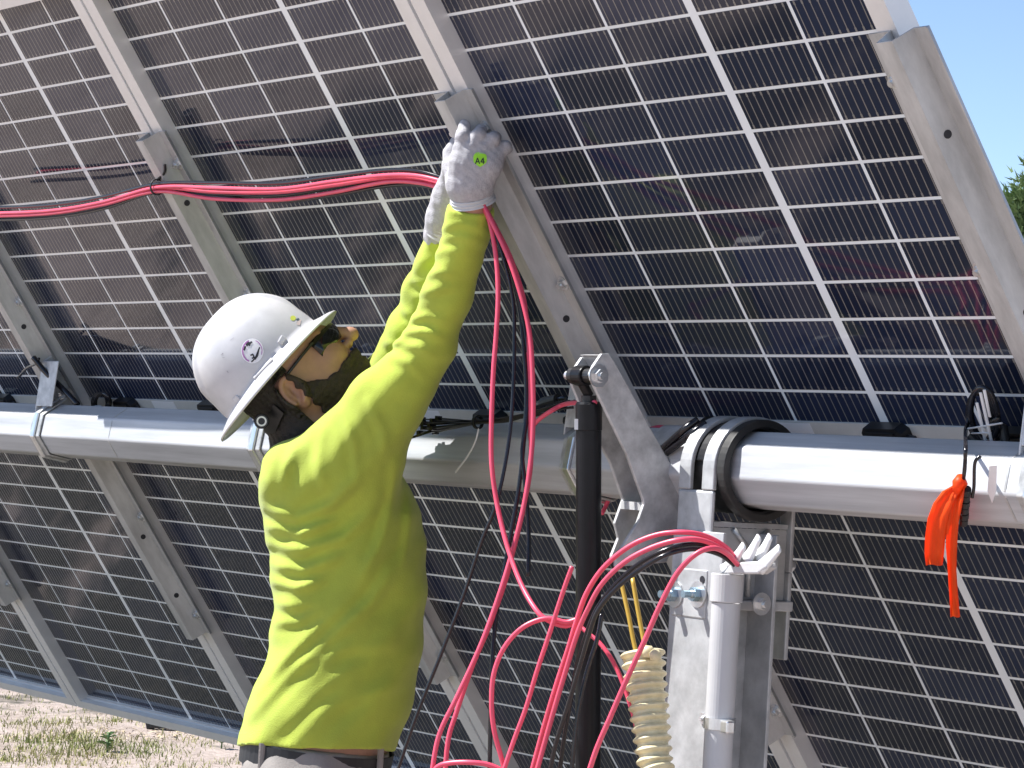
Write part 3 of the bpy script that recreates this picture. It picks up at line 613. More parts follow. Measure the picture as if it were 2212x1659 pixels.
cable(arc([(1587, 1221), (1552, 1197), (1500, 1186), (1440, 1198), (1380, 1232), (1330, 1272), (1292, 1318), (1272, 1372), (1252, 1440), (1228, 1520), (1200, 1610), (1182, 1700)], 4.38, 4.50, CYc - 0.012), RR * 0.92, M_BLKC, 'lower black cable arching out of the conduit and curling before the damper', GA)
cable(arc([(1594, 1220), (1570, 1196), (1540, 1184), (1502, 1198), (1462, 1240), (1425, 1310), (1392, 1385), (1355, 1465), (1318, 1550), (1288, 1620), (1262, 1700)], 4.36, 4.44, CYc - 0.014), RR, M_RED, 'red cable arching lowest from the conduit across the flexible conduit', GA)
GL = 'loose cable loops by the damper'
cable(hang([(1252, 1336), (1222, 1344), (1180, 1336), (1130, 1355), (1090, 1398), (1067, 1455), (1062, 1520), (1068, 1580), (1084, 1640), (1100, 1700)], [4.535, 4.56, 4.55]), RR, M_RED, 'red cable forming the open loop left of the damper', GL)
cable(hang([(1236, 1224), (1222, 1262), (1206, 1310), (1186, 1372), (1160, 1450), (1136, 1530), (1110, 1600), (1076, 1700)], [4.52, 4.535, 4.54]), RR * 0.9, M_RED, 'red cable with a bare upper end standing left of the damper', GL)
cable(hang([(1244, 1345), (1268, 1366), (1298, 1392), (1328, 1436), (1354, 1500), (1374, 1570), (1388, 1640), (1396, 1700)], [4.56, 4.50, 4.45]), RR * 0.85, M_RED, 'thin red cable curving down behind the flexible conduit', GL)
cable(hang([(925, 1690), (945, 1657), (975, 1648), (1015, 1647), (1055, 1652), (1090, 1668), (1110, 1690)], [4.6, 4.56, 4.55]), RR, M_RED, 'short red cable loop peeking up at the bottom edge', GL)
cable(hang([(1300, 1326), (1290, 1380), (1268, 1450), (1250, 1530), (1240, 1610), (1232, 1700)], [4.50, 4.49, 4.48]), RR * 0.9, M_BLKC, 'black cable drooping across the front of the damper', GL)
cable([aAx(1252, 867, 0, um + 0.02) + Vector((0.0, 0.03, 0)), aN(1225, 872, 0.16), aN(1190, 888, 0.175), aN(1158, 912, 0.19), aN(1146, 935, 0.20), aN(1150, 965, 0.21)], RR, M_RED, 'short red cable bent out from behind the damper top', GL)
cable([aN(1328, 1035, 0.12), aN(1322, 1060, 0.14), aN(1310, 1090, 0.16), aN(1300, 1110, 0.18)], RR * 0.9, M_RED, 'stub of red cable seen between damper and arm', GL)
cable([aN(1403, 926, 0.04), aN(1425, 922, 0.045), aN(1450, 926, 0.045), aN(1490, 930, 0.045), aN(1540, 930, 0.05)], RR * 0.8, M_RED, 'red cable lying along the panel above the arm', GL)
for i, (a, b) in enumerate((((1428, 972), (1478, 928)), ((1440, 978), (1496, 936)))):
    cable([aN(*a, 0.165), aN((a[0] + b[0]) / 2, (a[1] + b[1]) / 2, 0.155), aN(*b, 0.145), aN(b[0] + 30, b[1] - 22, 0.12)], 0.0062, M_BLKC, ['thick black cable over the tube by the bearing, upper one', 'thick black cable over the tube by the bearing, lower one'][i], 'thick cables by the bearing')

# ------------------------------------------------------------------ black cable-tie bundle on the tube
t_b = thing('cable_tie_bundle', 'fanned bundle of black cable ties lying on the tube left of the damper', 'cable ties', aN(1040, 920, 0.19))
for i in range(18):
    dx, dy = rnd.uniform(-12, 30), rnd.uniform(-20, 22); nn0 = 0.172 + rnd.uniform(-0.012, 0.02)
    p = [aN(918 + dx, 918 + dy, nn0), aN(960 + dx * 0.5, 916 + dy * 0.7, nn0), aN(1030, 912 + dy * 0.22, 0.178 + rnd.uniform(-0.006, 0.006)), aN(1100, 905 + dy * 0.3, 0.160), aN(1170, 890 + rnd.uniform(-7, 7), 0.145), aN(1236 + rnd.uniform(-30, 6), 872 + rnd.uniform(-8, 10), 0.125)]
    sp = spline(p, 5); mb = MB(); mb.tube(sp, 0.0028, 6, flat=(Vector((0, 0, 1)), 0.5)); mb.build('tie_strap', M_BLACK, t_b)
    h = sp[0]; d = (sp[0] - sp[2]).normalized(); s1 = d.cross(Vector((0, 0, 1))).normalized()
    mb = MB(); mb.box(h, (0.005, 0.0045, 0.0036), (d, s1, d.cross(s1))); mb.build('tie_head', M_BLACK, t_b)
mb = MB(); mb.ring(aN(1032, 912, 0.178), aN(1060, 909, 0.17) - aN(1030, 912, 0.178), 0.010, 0.0125, 0.003, 18); mb.build('binding', M_BLACK, t_b)
mb = MB(); mb.tube(spline([aN(1034, 926, 0.19), aN(1026, 955, 0.20), aN(1010, 985, 0.205), aN(984, 1020, 0.215)], 6), 0.0022, 6, flat=(Vector((0, 1, 0)), 0.5))
tag(mb.build('cable_tie', M_WHITE, None), 'single pale cable tie dangling below the black bundle', 'cable tie')
mb = MB(); mb.tube(spline([aN(930, 932, 0.195), aN(900, 942, 0.20), aN(866, 952, 0.205)], 6), 0.0022, 6)
tag(mb.build('cable_tie', M_BLKC, None), 'thin black tie poking from the bundle toward the worker', 'cable tie')

# black connector by the junction boxes above the damper
t_cc = thing('cable_connector', 'black plug connector lying above the cable-tie bundle', 'connector', aN(1180, 868, 0.06))
mb = MB(); mb.tube([aN(1150, 880, 0.06), aN(1172, 872, 0.062), aN(1174, 871, 0.062), aN(1205, 862, 0.062)], [0.007, 0.008, 0.0105, 0.009], 12); mb.build('plug', M_BLACK, t_cc)
mb = MB(); mb.tube(spline([aN(1205, 862, 0.062), aN(1225, 862, 0.06), aN(1250, 880, 0.05)], 5), 0.0045, 8); mb.build('lead', M_BLKC, t_cc)

# coil of leads with white ties on the right, orange flagging ribbon under it
t_c = thing('lead_coil', 'black coil of panel leads bound with white ties above the orange ribbon', 'cable coil', aN(2122, 955, 0.05))
for i in range(4):
    pts = []
    for k in range(29):
        a = 2 * math.pi * k / 28
        pts.append(aN(2122 + 3 * i - 4 + (26 + i) * math.cos(a) + 6 * math.sin(a), 905 - 2 * i + (56 + 2 * i) * math.sin(a) * (1 if math.sin(a) < 0 else 0.85), 0.040 + 0.007 * i))
    mb = MB(); mb.tube(pts, 0.0042, 8); mb.build('lead_loop', M_BLKC, t_c, smooth=True)
for a, b in (((2092, 926), (2164, 914)), ((2100, 936), (2140, 935)), ((2110, 870), (2128, 950)), ((2118, 848), (2142, 955)), ((2126, 842), (2138, 900))):
    mb = MB(); mb.tube(spline([aN(*a, 0.076), aN((a[0] + b[0]) / 2, (a[1] + b[1]) / 2, 0.079), aN(*b, 0.076)], 4), 0.0026, 6, flat=(Vector((0, 0, 1)), 0.5)); mb.build('white_tie', M_WHITE, t_c)
mb = MB(); mb.tube([aN(2146, 918, 0.05), aN(2168, 925, 0.05), aN(2172, 955, 0.06), aN(2160, 962, 0.06)], 0.0075, 10); mb.build('plug', M_BLACK, t_c)
mb = MB(); mb.tube([aN(2096, 940, 0.055), aN(2120, 960, 0.055), aN(2150, 950, 0.055)], 0.008, 10); mb.build('plug', M_BLACK, t_c)
mb = MB(); mb.tube(spline([aN(2094, 900, 0.05), aN(2086, 930, 0.08), aN(2086, 965, 0.195), aN(2084, 1010, 0.205), aN(2080, 1045, 0.205)], 8), 0.0030, 8)
tag(mb.build('cable', M_BLKC, None, smooth=True), 'thin black lead dropping from the coil to the orange ribbon', 'cable', 'leads on the right end of the tube')
mb = MB(); mb.tube(spline([aN(2118, 985, 0.19), aN(2106, 1000, 0.198), aN(2104, 1050, 0.20), aN(2100, 1075, 0.205)], 8), 0.0026, 8)
tag(mb.build('cable', M_BLKC, None, smooth=True), 'short black lead over the tube just right of the orange ribbon', 'cable', 'leads on the right end of the tube')
t_p = thing('cable_connector', 'black ribbed connector hanging right of the orange ribbon', 'connector', aN(2082, 1130, 0.21))
for i in range(6):
    mb = MB(); mb.tube([aN(2088 - i * 1.2, 1056 + i * 13, 0.208), aN(2087 - i * 1.2, 1067 + i * 13, 0.208)], 0.0068 - 0.0006 * (i % 2), 10); mb.build('ribbed_body', M_BLACK, t_p)
t_r = thing('flagging_ribbon', 'bright orange flagging ribbon knotted below the torque tube at right', 'ribbon', aN(2065, 1330, 0.23))
def ribbon(px, wpx, nn, name):
    mb = MB(); vs = []
    n = len(px)
    for i, ((x, y), w, k) in enumerate(zip(px, wpx, nn)):
        for q in range(7):
            s = q / 6 - 0.5; vs.append(aN(x + s * w, y + 1.5 * math.sin(s * 7 + i), k + 0.003 * math.sin(q * 1.3 + i * 0.5)))
    fs = [(i * 7 + q, i * 7 + q + 1, i * 7 + 8 + q, i * 7 + 7 + q) for i in range(n - 1) for q in range(6)]
    mb.add(vs, fs); o = mb.build(name, M_ORANGE, t_r, smooth=True); s = o.modifiers.new('thick', 'SOLIDIFY'); s.thickness = 0.0009
ribbon([(2074, 1046), (2056, 1062), (2038, 1088), (2026, 1120), (2020, 1160), (2018, 1195), (2018, 1220)], [20, 38, 42, 44, 44, 42, 36], [0.208, 0.214, 0.222, 0.228, 0.23, 0.23, 0.23], 'ribbon_tail')
ribbon([(2074, 1048), (2066, 1080), (2058, 1130), (2055, 1180), (2056, 1230), (2060, 1290), (2063, 1332)], [22, 30, 26, 24, 18, 18, 20], [0.208, 0.22, 0.226, 0.226, 0.224, 0.224, 0.224], 'ribbon_tail')
mb = MB(); k0 = aN(2074, 1050, 0.210); mb.tube([k0 + Vector((0, 0, 0.014)), k0 + Vector((0.004, -0.004, 0.005)), k0 - Vector((0.005, 0.0, 0.008))], [0.006, 0.011, 0.007], 10); mb.build('knot', M_ORANGE, t_r, smooth=True)
# paper marker stuck on the tube
mb = MB(); mb.prism([aN(x, y, TUBE_N + AF + 0.002) for x, y in ((2138, 1006), (2154, 1004), (2152, 1062), (2144, 1086), (2134, 1060))], W(0, 0, 0.001) - W(0, 0, 0))
tag(mb.build('paper_marker', M_STICK, None), 'narrow white paper marker stuck on the torque tube at right', 'marker')
# leads beside the left tube clamp
cable([aN(72, 772, 0.075), aN(95, 800, 0.078), aN(120, 825, 0.080), aN(145, 850, 0.085), aN(168, 874, 0.090)], 0.0068, M_BLKC, 'black cable running down the rail beside the left tube clamp', 'leads at the left tube clamp')
cable([aN(40, 815, 0.06), aN(58, 795, 0.065), aN(78, 785, 0.068), aN(84, 775, 0.072)], 0.0035, M_BLKC, 'small black tie tail by the left rail above the clamp', 'leads at the left tube clamp')
t_j = thing('lead_coil', 'small black loop of leads beside the junction box left of the hard hat', 'cable coil', aN(215, 880, 0.03))
for i in range(3):
    mb = MB(); mb.tube([aN(216 + i * 3 + 16 * math.cos(2 * math.pi * k / 20), 870 + 20 * math.sin(2 * math.pi * k / 20), 0.030 + 0.006 * i) for k in range(21)], 0.0045, 8); mb.build('lead_loop', M_BLKC, t_j, smooth=True)
mb = MB(); mb.box(aN(216, 884, 0.052), (0.016, 0.010, 0.001), (Vector((1, 0, 0)), W(0, 1, 0) - W(0, 0, 0), W(0, 0, 1) - W(0, 0, 0))); mb.build('paper_tag', M_STICK, t_j)

# ------------------------------------------------------------------ worker: smooth solids on a grid, turned into meshes
BZ = 5.15
LO = np.array(aZ(700, 1100, BZ))
LA = np.array([RC[0][0], RC[0][1], 0]); LA /= np.linalg.norm(LA)
LF = np.array([-LA[1], LA[0], 0]); LB = np.stack([LA, LF, np.array([0, 0, 1.0])])      # right, away from the camera, up
def L(x, y, z=BZ): return LB @ (np.array(aZ(x, y, z)) - LO)
def toW(p): return (np.asarray(p) @ LB) + LO
ROOT_Z = -LO[2]
class Solid:
    def __init__(s, xs, ys, zs):
        s.ax = [np.asarray(q, dtype=np.float32) for q in (xs, ys, zs)]; s.F = np.full([len(q) for q in s.ax], 0.3, np.float32)
    def sl(s, lo, hi):
        out = []
        for q, a, b in zip(s.ax, lo, hi): i0 = max(0, np.searchsorted(q, a) - 1); i1 = min(len(q), np.searchsorted(q, b) + 1); out.append(slice(i0, max(i1, i0 + 1)))
        return tuple(out)
    def grid(s, sl): return np.meshgrid(*[q[k] for q, k in zip(s.ax, sl)], indexing='ij', sparse=True)
    def put(s, fn, lo, hi, k=0.01, mode='u', pad=0.05):
        sl = s.sl(np.asarray(lo) - pad, np.asarray(hi) + pad); X, Y, Z = s.grid(sl); d = fn(X, Y, Z).astype(np.float32); A = s.F[sl]
        if mode == 'u':
            h = np.clip(0.5 + 0.5 * (A - d) / k, 0, 1); s.F[sl] = A * (1 - h) + d * h - k * h * (1 - h)
        elif mode == 's':
            d = -d; h = np.clip(0.5 - 0.5 * (A - d) / k, 0, 1); s.F[sl] = A * (1 - h) + d * h + k * h * (1 - h)
    def cone(s, a, b, ra, rb, k=0.01, mode='u'):
        a, b = np.asarray(a, float), np.asarray(b, float); e = b - a; ee = e @ e + 1e-12
        def fn(X, Y, Z):
            h = np.clip(((X - a[0]) * e[0] + (Y - a[1]) * e[1] + (Z - a[2]) * e[2]) / ee, 0, 1)
            return np.sqrt((X - a[0] - h * e[0]) ** 2 + (Y - a[1] - h * e[1]) ** 2 + (Z - a[2] - h * e[2]) ** 2) - (ra + (rb - ra) * h)
        r = max(ra, rb); s.put(fn, np.minimum(a, b) - r, np.maximum(a, b) + r, k, mode)
    def ell(s, c, r, B=None, k=0.01, mode='u'):
        c = np.asarray(c, float); r = np.asarray(r, float); B = np.eye(3) if B is None else B
        def fn(X, Y, Z):
            q = [(X - c[0]) * B[i][0] + (Y - c[1]) * B[i][1] + (Z - c[2]) * B[i][2] for i in range(3)]
            k0 = np.sqrt(sum((q[i] / r[i]) ** 2 for i in range(3))); k1 = np.sqrt(sum((q[i] / r[i] ** 2) ** 2 for i in range(3))) + 1e-9
            return k0 * (k0 - 1) / k1
        m = max(r); s.put(fn, c - m, c + m, k, mode)
    def chain(s, pts, k=0.01, mode='u'):
        for (a, ra), (b, rb) in zip(pts[:-1], pts[1:]): s.cone(a, b, ra, rb, k, mode)
def nets(F, ax):
    ins = F < 0
    c = ins[:-1, :-1, :-1].astype(np.int8)
    tot = sum(ins[i:F.shape[0] - 1 + i, j:F.shape[1] - 1 + j, k:F.shape[2] - 1 + k].astype(np.int8) for i in (0, 1) for j in (0, 1) for k in (0, 1))
    act = (tot > 0) & (tot < 8); I = np.argwhere(act); idx = np.full(act.shape, -1, np.int64); idx[act] = np.arange(len(I))
    acc = np.zeros((len(I), 3)); cnt = np.zeros(len(I)); corners = [(i, j, k) for i in (0, 1) for j in (0, 1) for k in (0, 1)]
    for a in corners:
        for d in range(3):
            if a[d]: continue
            b = list(a); b[d] = 1
            A = I + np.array(a); Bq = I + np.array(b); fa = F[A[:, 0], A[:, 1], A[:, 2]]; fb = F[Bq[:, 0], Bq[:, 1], Bq[:, 2]]
            m = (fa < 0) != (fb < 0); t = np.where(m, fa / (fa - fb + 1e-20), 0)
            pa = np.stack([ax[q][A[:, q]] for q in range(3)], 1); pb = np.stack([ax[q][Bq[:, q]] for q in range(3)], 1)
            acc += np.where(m[:, None], pa + (pb - pa) * t[:, None], 0); cnt += m
    V = acc / np.maximum(cnt, 1)[:, None]; faces = []
    for d in range(3):
        e1, e2 = [(1, 2), (2, 0), (0, 1)][d]
        n = list(F.shape); s0 = [slice(None)] * 3; s1 = [slice(None)] * 3; s0[d] = slice(0, n[d] - 1); s1[d] = slice(1, n[d])
        a_in = ins[tuple(s0)]; b_in = ins[tuple(s1)]; E = np.argwhere(a_in != b_in)
        E = E[(E[:, e1] > 0) & (E[:, e2] > 0) & (E[:, e1] < n[e1] - 1) & (E[:, e2] < n[e2] - 1)]
        u1 = np.zeros(3, int); u1[e1] = 1; u2 = np.zeros(3, int); u2[e2] = 1
        q = [E - u1 - u2, E - u2, E, E - u1]; Q = np.stack([idx[p[:, 0], p[:, 1], p[:, 2]] for p in q], 1)
        fl = a_in[E[:, 0], E[:, 1], E[:, 2]]; Q = np.where(fl[:, None], Q, Q[:, ::-1]); faces.append(Q)
    Fc = np.concatenate(faces); return V, Fc[(Fc >= 0).all(1)]
def relax(V, Fc, it=2, lam=0.5):
    e = np.concatenate([Fc[:, [0, 1]], Fc[:, [1, 2]], Fc[:, [2, 3]], Fc[:, [3, 0]]]); e = np.concatenate([e, e[:, ::-1]])
    for _ in range(it):
        S = np.zeros_like(V); np.add.at(S, e[:, 0], V[e[:, 1]]); c = np.bincount(e[:, 0], minlength=len(V))[:, None]; V = V * (1 - lam) + lam * S / np.maximum(c, 1)
    return V
def solid_obj(name, F, ax, m, parent, it=1, lam=0.4):
    V, Fc = nets(F, ax); V = relax(V, Fc, it, lam); P = toW(V)
    inv = np.array(WM[parent.name].translation); me = bpy.data.meshes.new(name)
    me.from_pydata([tuple(p) for p in (P - inv)], [], Fc.tolist()); me.materials.append(m); me.polygons.foreach_set('use_smooth', [True] * len(me.polygons)); me.update()
    o = link(name, me, parent); WM[o.name] = WM[parent.name].copy(); return o, P, Fc
def rng(segs):
    out = []
    for a, b, h in segs: out += list(np.arange(a, b - h * 0.5, h))
    out.append(segs[-1][1]); return np.array(out)
footc = toW([-0.02, 0.02, ROOT_Z])
t_w = thing('person', 'worker in lime shirt and white hard hat reaching up to the rail with gloved hands', 'person', Vector((footc[0], footc[1], 0.0)))

# --- head frame
HC = L(640, 800, 5.17)
hf = L(640 + 65.6, 800 - 75.5, 5.17) - HC; hf /= np.linalg.norm(hf); hf = hf + np.array([0, 0.10, 0]); hf /= np.linalg.norm(hf)
hs = np.array([0, -1.0, 0]); hs -= hf * (hf @ hs); hs /= np.linalg.norm(hs); hu = np.cross(hs, hf); hu = hu if hu @ np.array([-0.755, 0, 0.656]) > 0 else -hu
HB = np.stack([hf, hs, hu])
def H(f, s, u): return HC + hf * f + hs * s + hu * u
NK = L(668, 985, 5.16)
zhd = HC[2]; ahd = HC[0]; dhd = HC[1]
body = Solid(rng([(-0.34, ahd - 0.135, 0.009), (ahd - 0.135, ahd + 0.150, 0.0030), (ahd + 0.15, 0.42, 0.009)]),
             rng([(-0.52, dhd - 0.105, 0.009), (dhd - 0.105, dhd + 0.10, 0.0032), (dhd + 0.10, 0.34, 0.009)]),
             rng([(ROOT_Z - 0.03, zhd - 0.16, 0.009), (zhd - 0.16, zhd + 0.14, 0.0030), (zhd + 0.14, 0.85, 0.009)]))
body.ell(H(-0.012, 0, 0.018), (0.098, 0.076, 0.092), HB)
body.ell(H(0.034, 0, -0.036), (0.056, 0.060, 0.078), HB, k=0.02)
for s in (-1, 1):
    body.cone(H(-0.020, s * 0.052, -0.052), H(0.062, s * 0.012, -0.088), 0.024, 0.020, k=0.022)
    body.ell(H(0.052, s * 0.036, -0.032), (0.030, 0.028, 0.030), HB, k=0.015)
    body.cone(H(0.076, s * 0.012, 0.012), H(0.068, s * 0.044, 0.010), 0.011, 0.010, k=0.012)
    body.ell(H(0.094, s * 0.032, -0.008), (0.014, 0.015, 0.012), HB, k=0.010, mode='s')
    body.ell(H(0.079, s * 0.031, -0.008), (0.0125, 0.0125, 0.0125), HB, k=0.002)
body.ell(H(0.070, 0, -0.094), (0.019, 0.022, 0.016), HB, k=0.018)
body.cone(H(0.085, 0, 0.009), H(0.111, 0, -0.027), 0.0098, 0.0122, k=0.008)
body.ell(H(0.114, 0, -0.033), (0.0120, 0.0125, 0.0115), HB, k=0.007)
for s in (-1, 1):
    body.ell(H(0.096, s * 0.012, -0.038), (0.011, 0.008, 0.008), HB, k=0.005)
    body.ell(H(0.101, s * 0.006, -0.047), (0.005, 0.003, 0.003), HB, k=0.002, mode='s')
body.cone(H(0.088, -0.018, -0.060), H(0.088, 0.018, -0.060), 0.0075, 0.0075, k=0.008)
body.cone(H(0.086, -0.015, -0.076), H(0.086, 0.015, -0.076), 0.0080, 0.0080, k=0.008)
body.cone(H(0.098, -0.020, -0.068), H(0.098, 0.020, -0.068), 0.0042, 0.0042, k=0.003, mode='s')
for s in (-1, 1):      # ears: rim, bowl, lobe
    ec = H(-0.036, s * 0.076, -0.026)
    tilt = math.radians(-10); EB = np.stack([hf * math.cos(tilt) + hu * math.sin(tilt), hs, hu * math.cos(tilt) - hf * math.sin(tilt)])
    EB[1] = hs * 0.93 + s * hf * -0.25; EB[1] /= np.linalg.norm(EB[1])
    ring = []
    for k in range(13):
        a = math.radians(-70 + 300 * k / 12); ring.append((ec + EB[0] * (-0.0165 * math.cos(a) * -1 if False else 0.0165 * math.cos(a)) + EB[2] * 0.027 * math.sin(a) + hs * s * 0.006, 0.0048))
    body.ell(ec, (0.018, 0.0055, 0.029), EB, k=0.004)
    body.chain(ring, k=0.004)
    body.ell(ec + hs * s * 0.007 + EB[0] * 0.003, (0.0100, 0.0062, 0.0155), EB, k=0.003, mode='s')
    body.cone(ec + EB[0] * -0.008 + EB[2] * 0.013 + hs * s * 0.003, ec + EB[0] * -0.006 + EB[2] * -0.012 + hs * s * 0.003, 0.003, 0.003, k=0.004)
    body.ell(ec - EB[2] * 0.028 + EB[0] * 0.006, (0.009, 0.005, 0.009), EB, k=0.005)
body.cone(H(-0.048, 0, -0.055), NK, 0.056, 0.062, k=0.03)
body.cone(H(0.012, 0, -0.095), L(720, 930, 5.16), 0.040, 0.05, k=0.03)
# torso, arms, hands and legs under the clothes
arm_r = [(L(764, 988, 5.03), 0.078), (L(826, 888, 4.99), 0.061), (L(879, 816, 4.96), 0.053), (L(932, 735, 4.93), 0.0455), (L(964, 642, 4.895), 0.0428), (L(992, 557, 4.86), 0.0405), (L(1012, 495, 4.835), 0.0385), (L(1017, 446, 4.82), 0.0385)]
arm_l = [(L(806, 915, 5.27), 0.066), (L(852, 818, 5.20), 0.052), (L(876, 768, 5.14), 0.047), (L(900, 712, 5.09), 0.045), (L(928, 640, 5.04), 0.042), (L(953, 570, 4.98), 0.038), (L(963, 506, 4.942), 0.036)]
rows = [(932, 668, 740, 0.045), (950, 634, 775, 0.095), (972, 602, 812, 0.130), (1000, 576, 850, 0.153), (1045, 558, 888, 0.170), (1100, 566, 912, 0.172), (1160, 571, 921, 0.168), (1230, 582, 922, 0.163), (1330, 590, 917, 0.158), (1400, 584, 911, 0.156), (1460, 563, 903, 0.158), (1540, 532, 884, 0.163), (1590, 518, 864, 0.166), (1640, 512, 850, 0.166)]
tz = np.array([L((a + b) / 2, y)[2] for y, a, b, w in rows]); tca = np.array([L((a + b) / 2, y)[0] for y, a, b, w in rows])
tra = np.array([(L(b, y)[0] - L(a, y)[0]) / 2 for y, a, b, w in rows]); trd = np.array([w for *_, w in rows])
od = np.argsort(tz)
def torso_fn(shrink, zlo, zhi, ex=2.3):
    def fn(X, Y, Z):
        zc = np.clip(Z, tz.min(), tz.max()); ca = np.interp(zc, tz[od], tca[od]); ra = np.interp(zc, tz[od], tra[od]) - shrink; rd = np.interp(zc, tz[od], trd[od]) - shrink
        q = (np.abs((X - ca) / ra) ** ex + np.abs(Y / rd) ** ex) ** (1 / ex)
        d = (q - 1) * np.minimum(ra, rd) * 0.9
        return np.maximum(d, np.maximum(Z - zhi, zlo - Z))
    return fn
zhem = L(690, 1604)[2]
body.put(torso_fn(0.016, zhem - 0.10, tz.max() - 0.02), (-0.3, -0.3, zhem - 0.1), (0.35, 0.3, tz.max()), k=0.03)
body.chain([(p, r * 0.74) for p, r in arm_r[:-1]] + [(L(1022, 438, 4.815), 0.0285), (L(1016, 380, 4.80), 0.030)], k=0.02)
body.chain([(p, r * 0.74) for p, r in arm_l[:-1]] + [(L(958, 502, 4.94), 0.027), (L(976, 430, 4.905), 0.028)], k=0.02)
hipa = L(680, 1660)[0]
legs = []
for s in (-1, 1):
    hip = np.array([hipa, s * 0.085, zhem - 0.13]); knee = np.array([hipa + 0.02 * s + 0.02, s * 0.10, ROOT_Z + 0.50]); ank = np.array([hipa + 0.03 * s - 0.01, s * 0.105, ROOT_Z + 0.09])
    legs.append((hip, knee, ank)); body.chain([(hip, 0.085), (knee, 0.056), (ank, 0.042)], k=0.03); body.cone(ank - np.array([0, 0, 0.045]), ank + np.array([0.15, 0, -0.055]), 0.035, 0.030, k=0.02)
body_o, bP, bF = solid_obj('body', body.F, body.ax, M_SKIN, t_w)
# beard and hair grow on the head as thin shells
def headco(X, Y, Z): return [(X - HC[0]) * HB[i][0] + (Y - HC[1]) * HB[i][1] + (Z - HC[2]) * HB[i][2] for i in range(3)]
sl = body.sl((ahd - 0.14, dhd - 0.105, zhd - 0.17), (ahd + 0.15, dhd + 0.10, zhd + 0.14)); X, Y, Z = body.grid(sl); f_, s_, u_ = headco(X, Y, Z); Fh = body.F[sl]; axh = [q[k] for q, k in zip(body.ax, sl)]
ub = np.interp(f_, [-0.05, -0.022, -0.005, 0.02, 0.045, 0.07, 0.085, 0.11], [-0.01, 0.010, -0.034, -0.054, -0.060, -0.056, -0.053, -0.053])
wob = 0.0008 * np.sin(f_ * 420 + s_ * 300) + 0.0007 * np.sin(u_ * 510 + s_ * 210)
ub = ub + 0.0012 * np.sin(f_ * 260 + s_ * 90) + 0.0008 * np.sin(f_ * 610 - s_ * 240); reg = np.maximum(u_ - ub, -0.026 - f_ + 0.003 * np.sin(u_ * 300)); reg = np.maximum(reg, -0.120 - u_)
lips = np.sqrt(((f_ - 0.098) / 0.018) ** 2 + (s_ / 0.021) ** 2 + ((u_ + 0.070) / 0.0115) ** 2) - 1; reg = np.maximum(reg, -lips * 0.008)
solid_obj('beard', np.maximum(Fh - 0.0045 - wob, reg).astype(np.float32), axh, M_BEARD, t_w, 1)
reg = np.maximum(np.minimum(f_ + 0.052, np.maximum(f_ + 0.015, 0.006 - u_)), -0.100 - u_ - 0.3 * (f_ + 0.05))
earc = np.sqrt(((f_ + 0.036) / 0.021) ** 2 + ((u_ + 0.026) / 0.034) ** 2) - 1; reg = np.maximum(reg, -earc * 0.02)
solid_obj('hair', np.maximum(Fh - 0.0065 - wob, reg).astype(np.float32), axh, M_HAIR, t_w, 1)
def PW_(p): return Vector(toW(p))
mb = MB(); mb.tube([PW_(H(0.086 - 0.010 * abs(k) / 3, k * 0.0052, -0.066)) for k in range(-3, 4)], 0.0042, 8); mb.build('teeth', M_TEETH, t_w, smooth=True)
# --- sunglasses
t_g = MB(); vs = []
for i in range(15):
    a = math.radians(-66 + 132 * i / 14)
    for j in range(6):
        u = 0.009 - 0.032 * j / 5; rr = 0.101 - 0.004 * ((j - 2.5) / 2.5) ** 2
        cut = 0.024 * math.exp(-(a / 0.20) ** 2) * (j / 5)
        vs.append(PW_(H(rr * math.cos(a) * 0.98 + 0.006, rr * math.sin(a) * 0.72, u + cut)))
t_g.add(vs, [(i * 6 + j, i * 6 + j + 1, i * 6 + 7 + j, i * 6 + 6 + j) for i in range(14) for j in range(5)])
sg = t_g.build('sunglasses', M_LENS, t_w, smooth=True); sm = sg.modifiers.new('thick', 'SOLIDIFY'); sm.thickness = 0.0022
for s in (-1, 1):
    mb = MB(); mb.tube([PW_(H(0.052, s * 0.066, 0.006)), PW_(H(0.02, s * 0.0765, 0.004)), PW_(H(-0.036, s * 0.081, 0.000))], 0.0028, 8); mb.build('temple', M_BLACK, sg)

# --- shirt with folds
shirt = Solid(np.arange(-0.26, 0.36, 0.0042), np.arange(-0.47, 0.27, 0.0050), np.arange(zhem - 0.02, L(1014, 430, 4.8)[2] + 0.03, 0.0042))
shirt.put(torso_fn(0.0, zhem - 1, tz.max() - 0.005), (-0.3, -0.3, zhem - 0.05), (0.4, 0.3, tz.max()), k=0.02)
shirt.chain(arm_l, k=0.03); shirt.chain(arm_r[:3], k=0.032); shirt.chain(arm_r[2:], k=0.009)
shirt.cone(L(650, 1022, 5.05), L(760, 990, 5.03), 0.058, 0.074, k=0.05)
shirt.cone(arm_r[-2][0] * 0.35 + arm_r[-1][0] * 0.65, arm_r[-1][0], 0.0405, 0.0395, k=0.006)
X, Y, Z = np.meshgrid(*shirt.ax, indexing='ij', sparse=True)
def pxl(x, y): q = L(x, y, 5.0); return q[0], q[2]
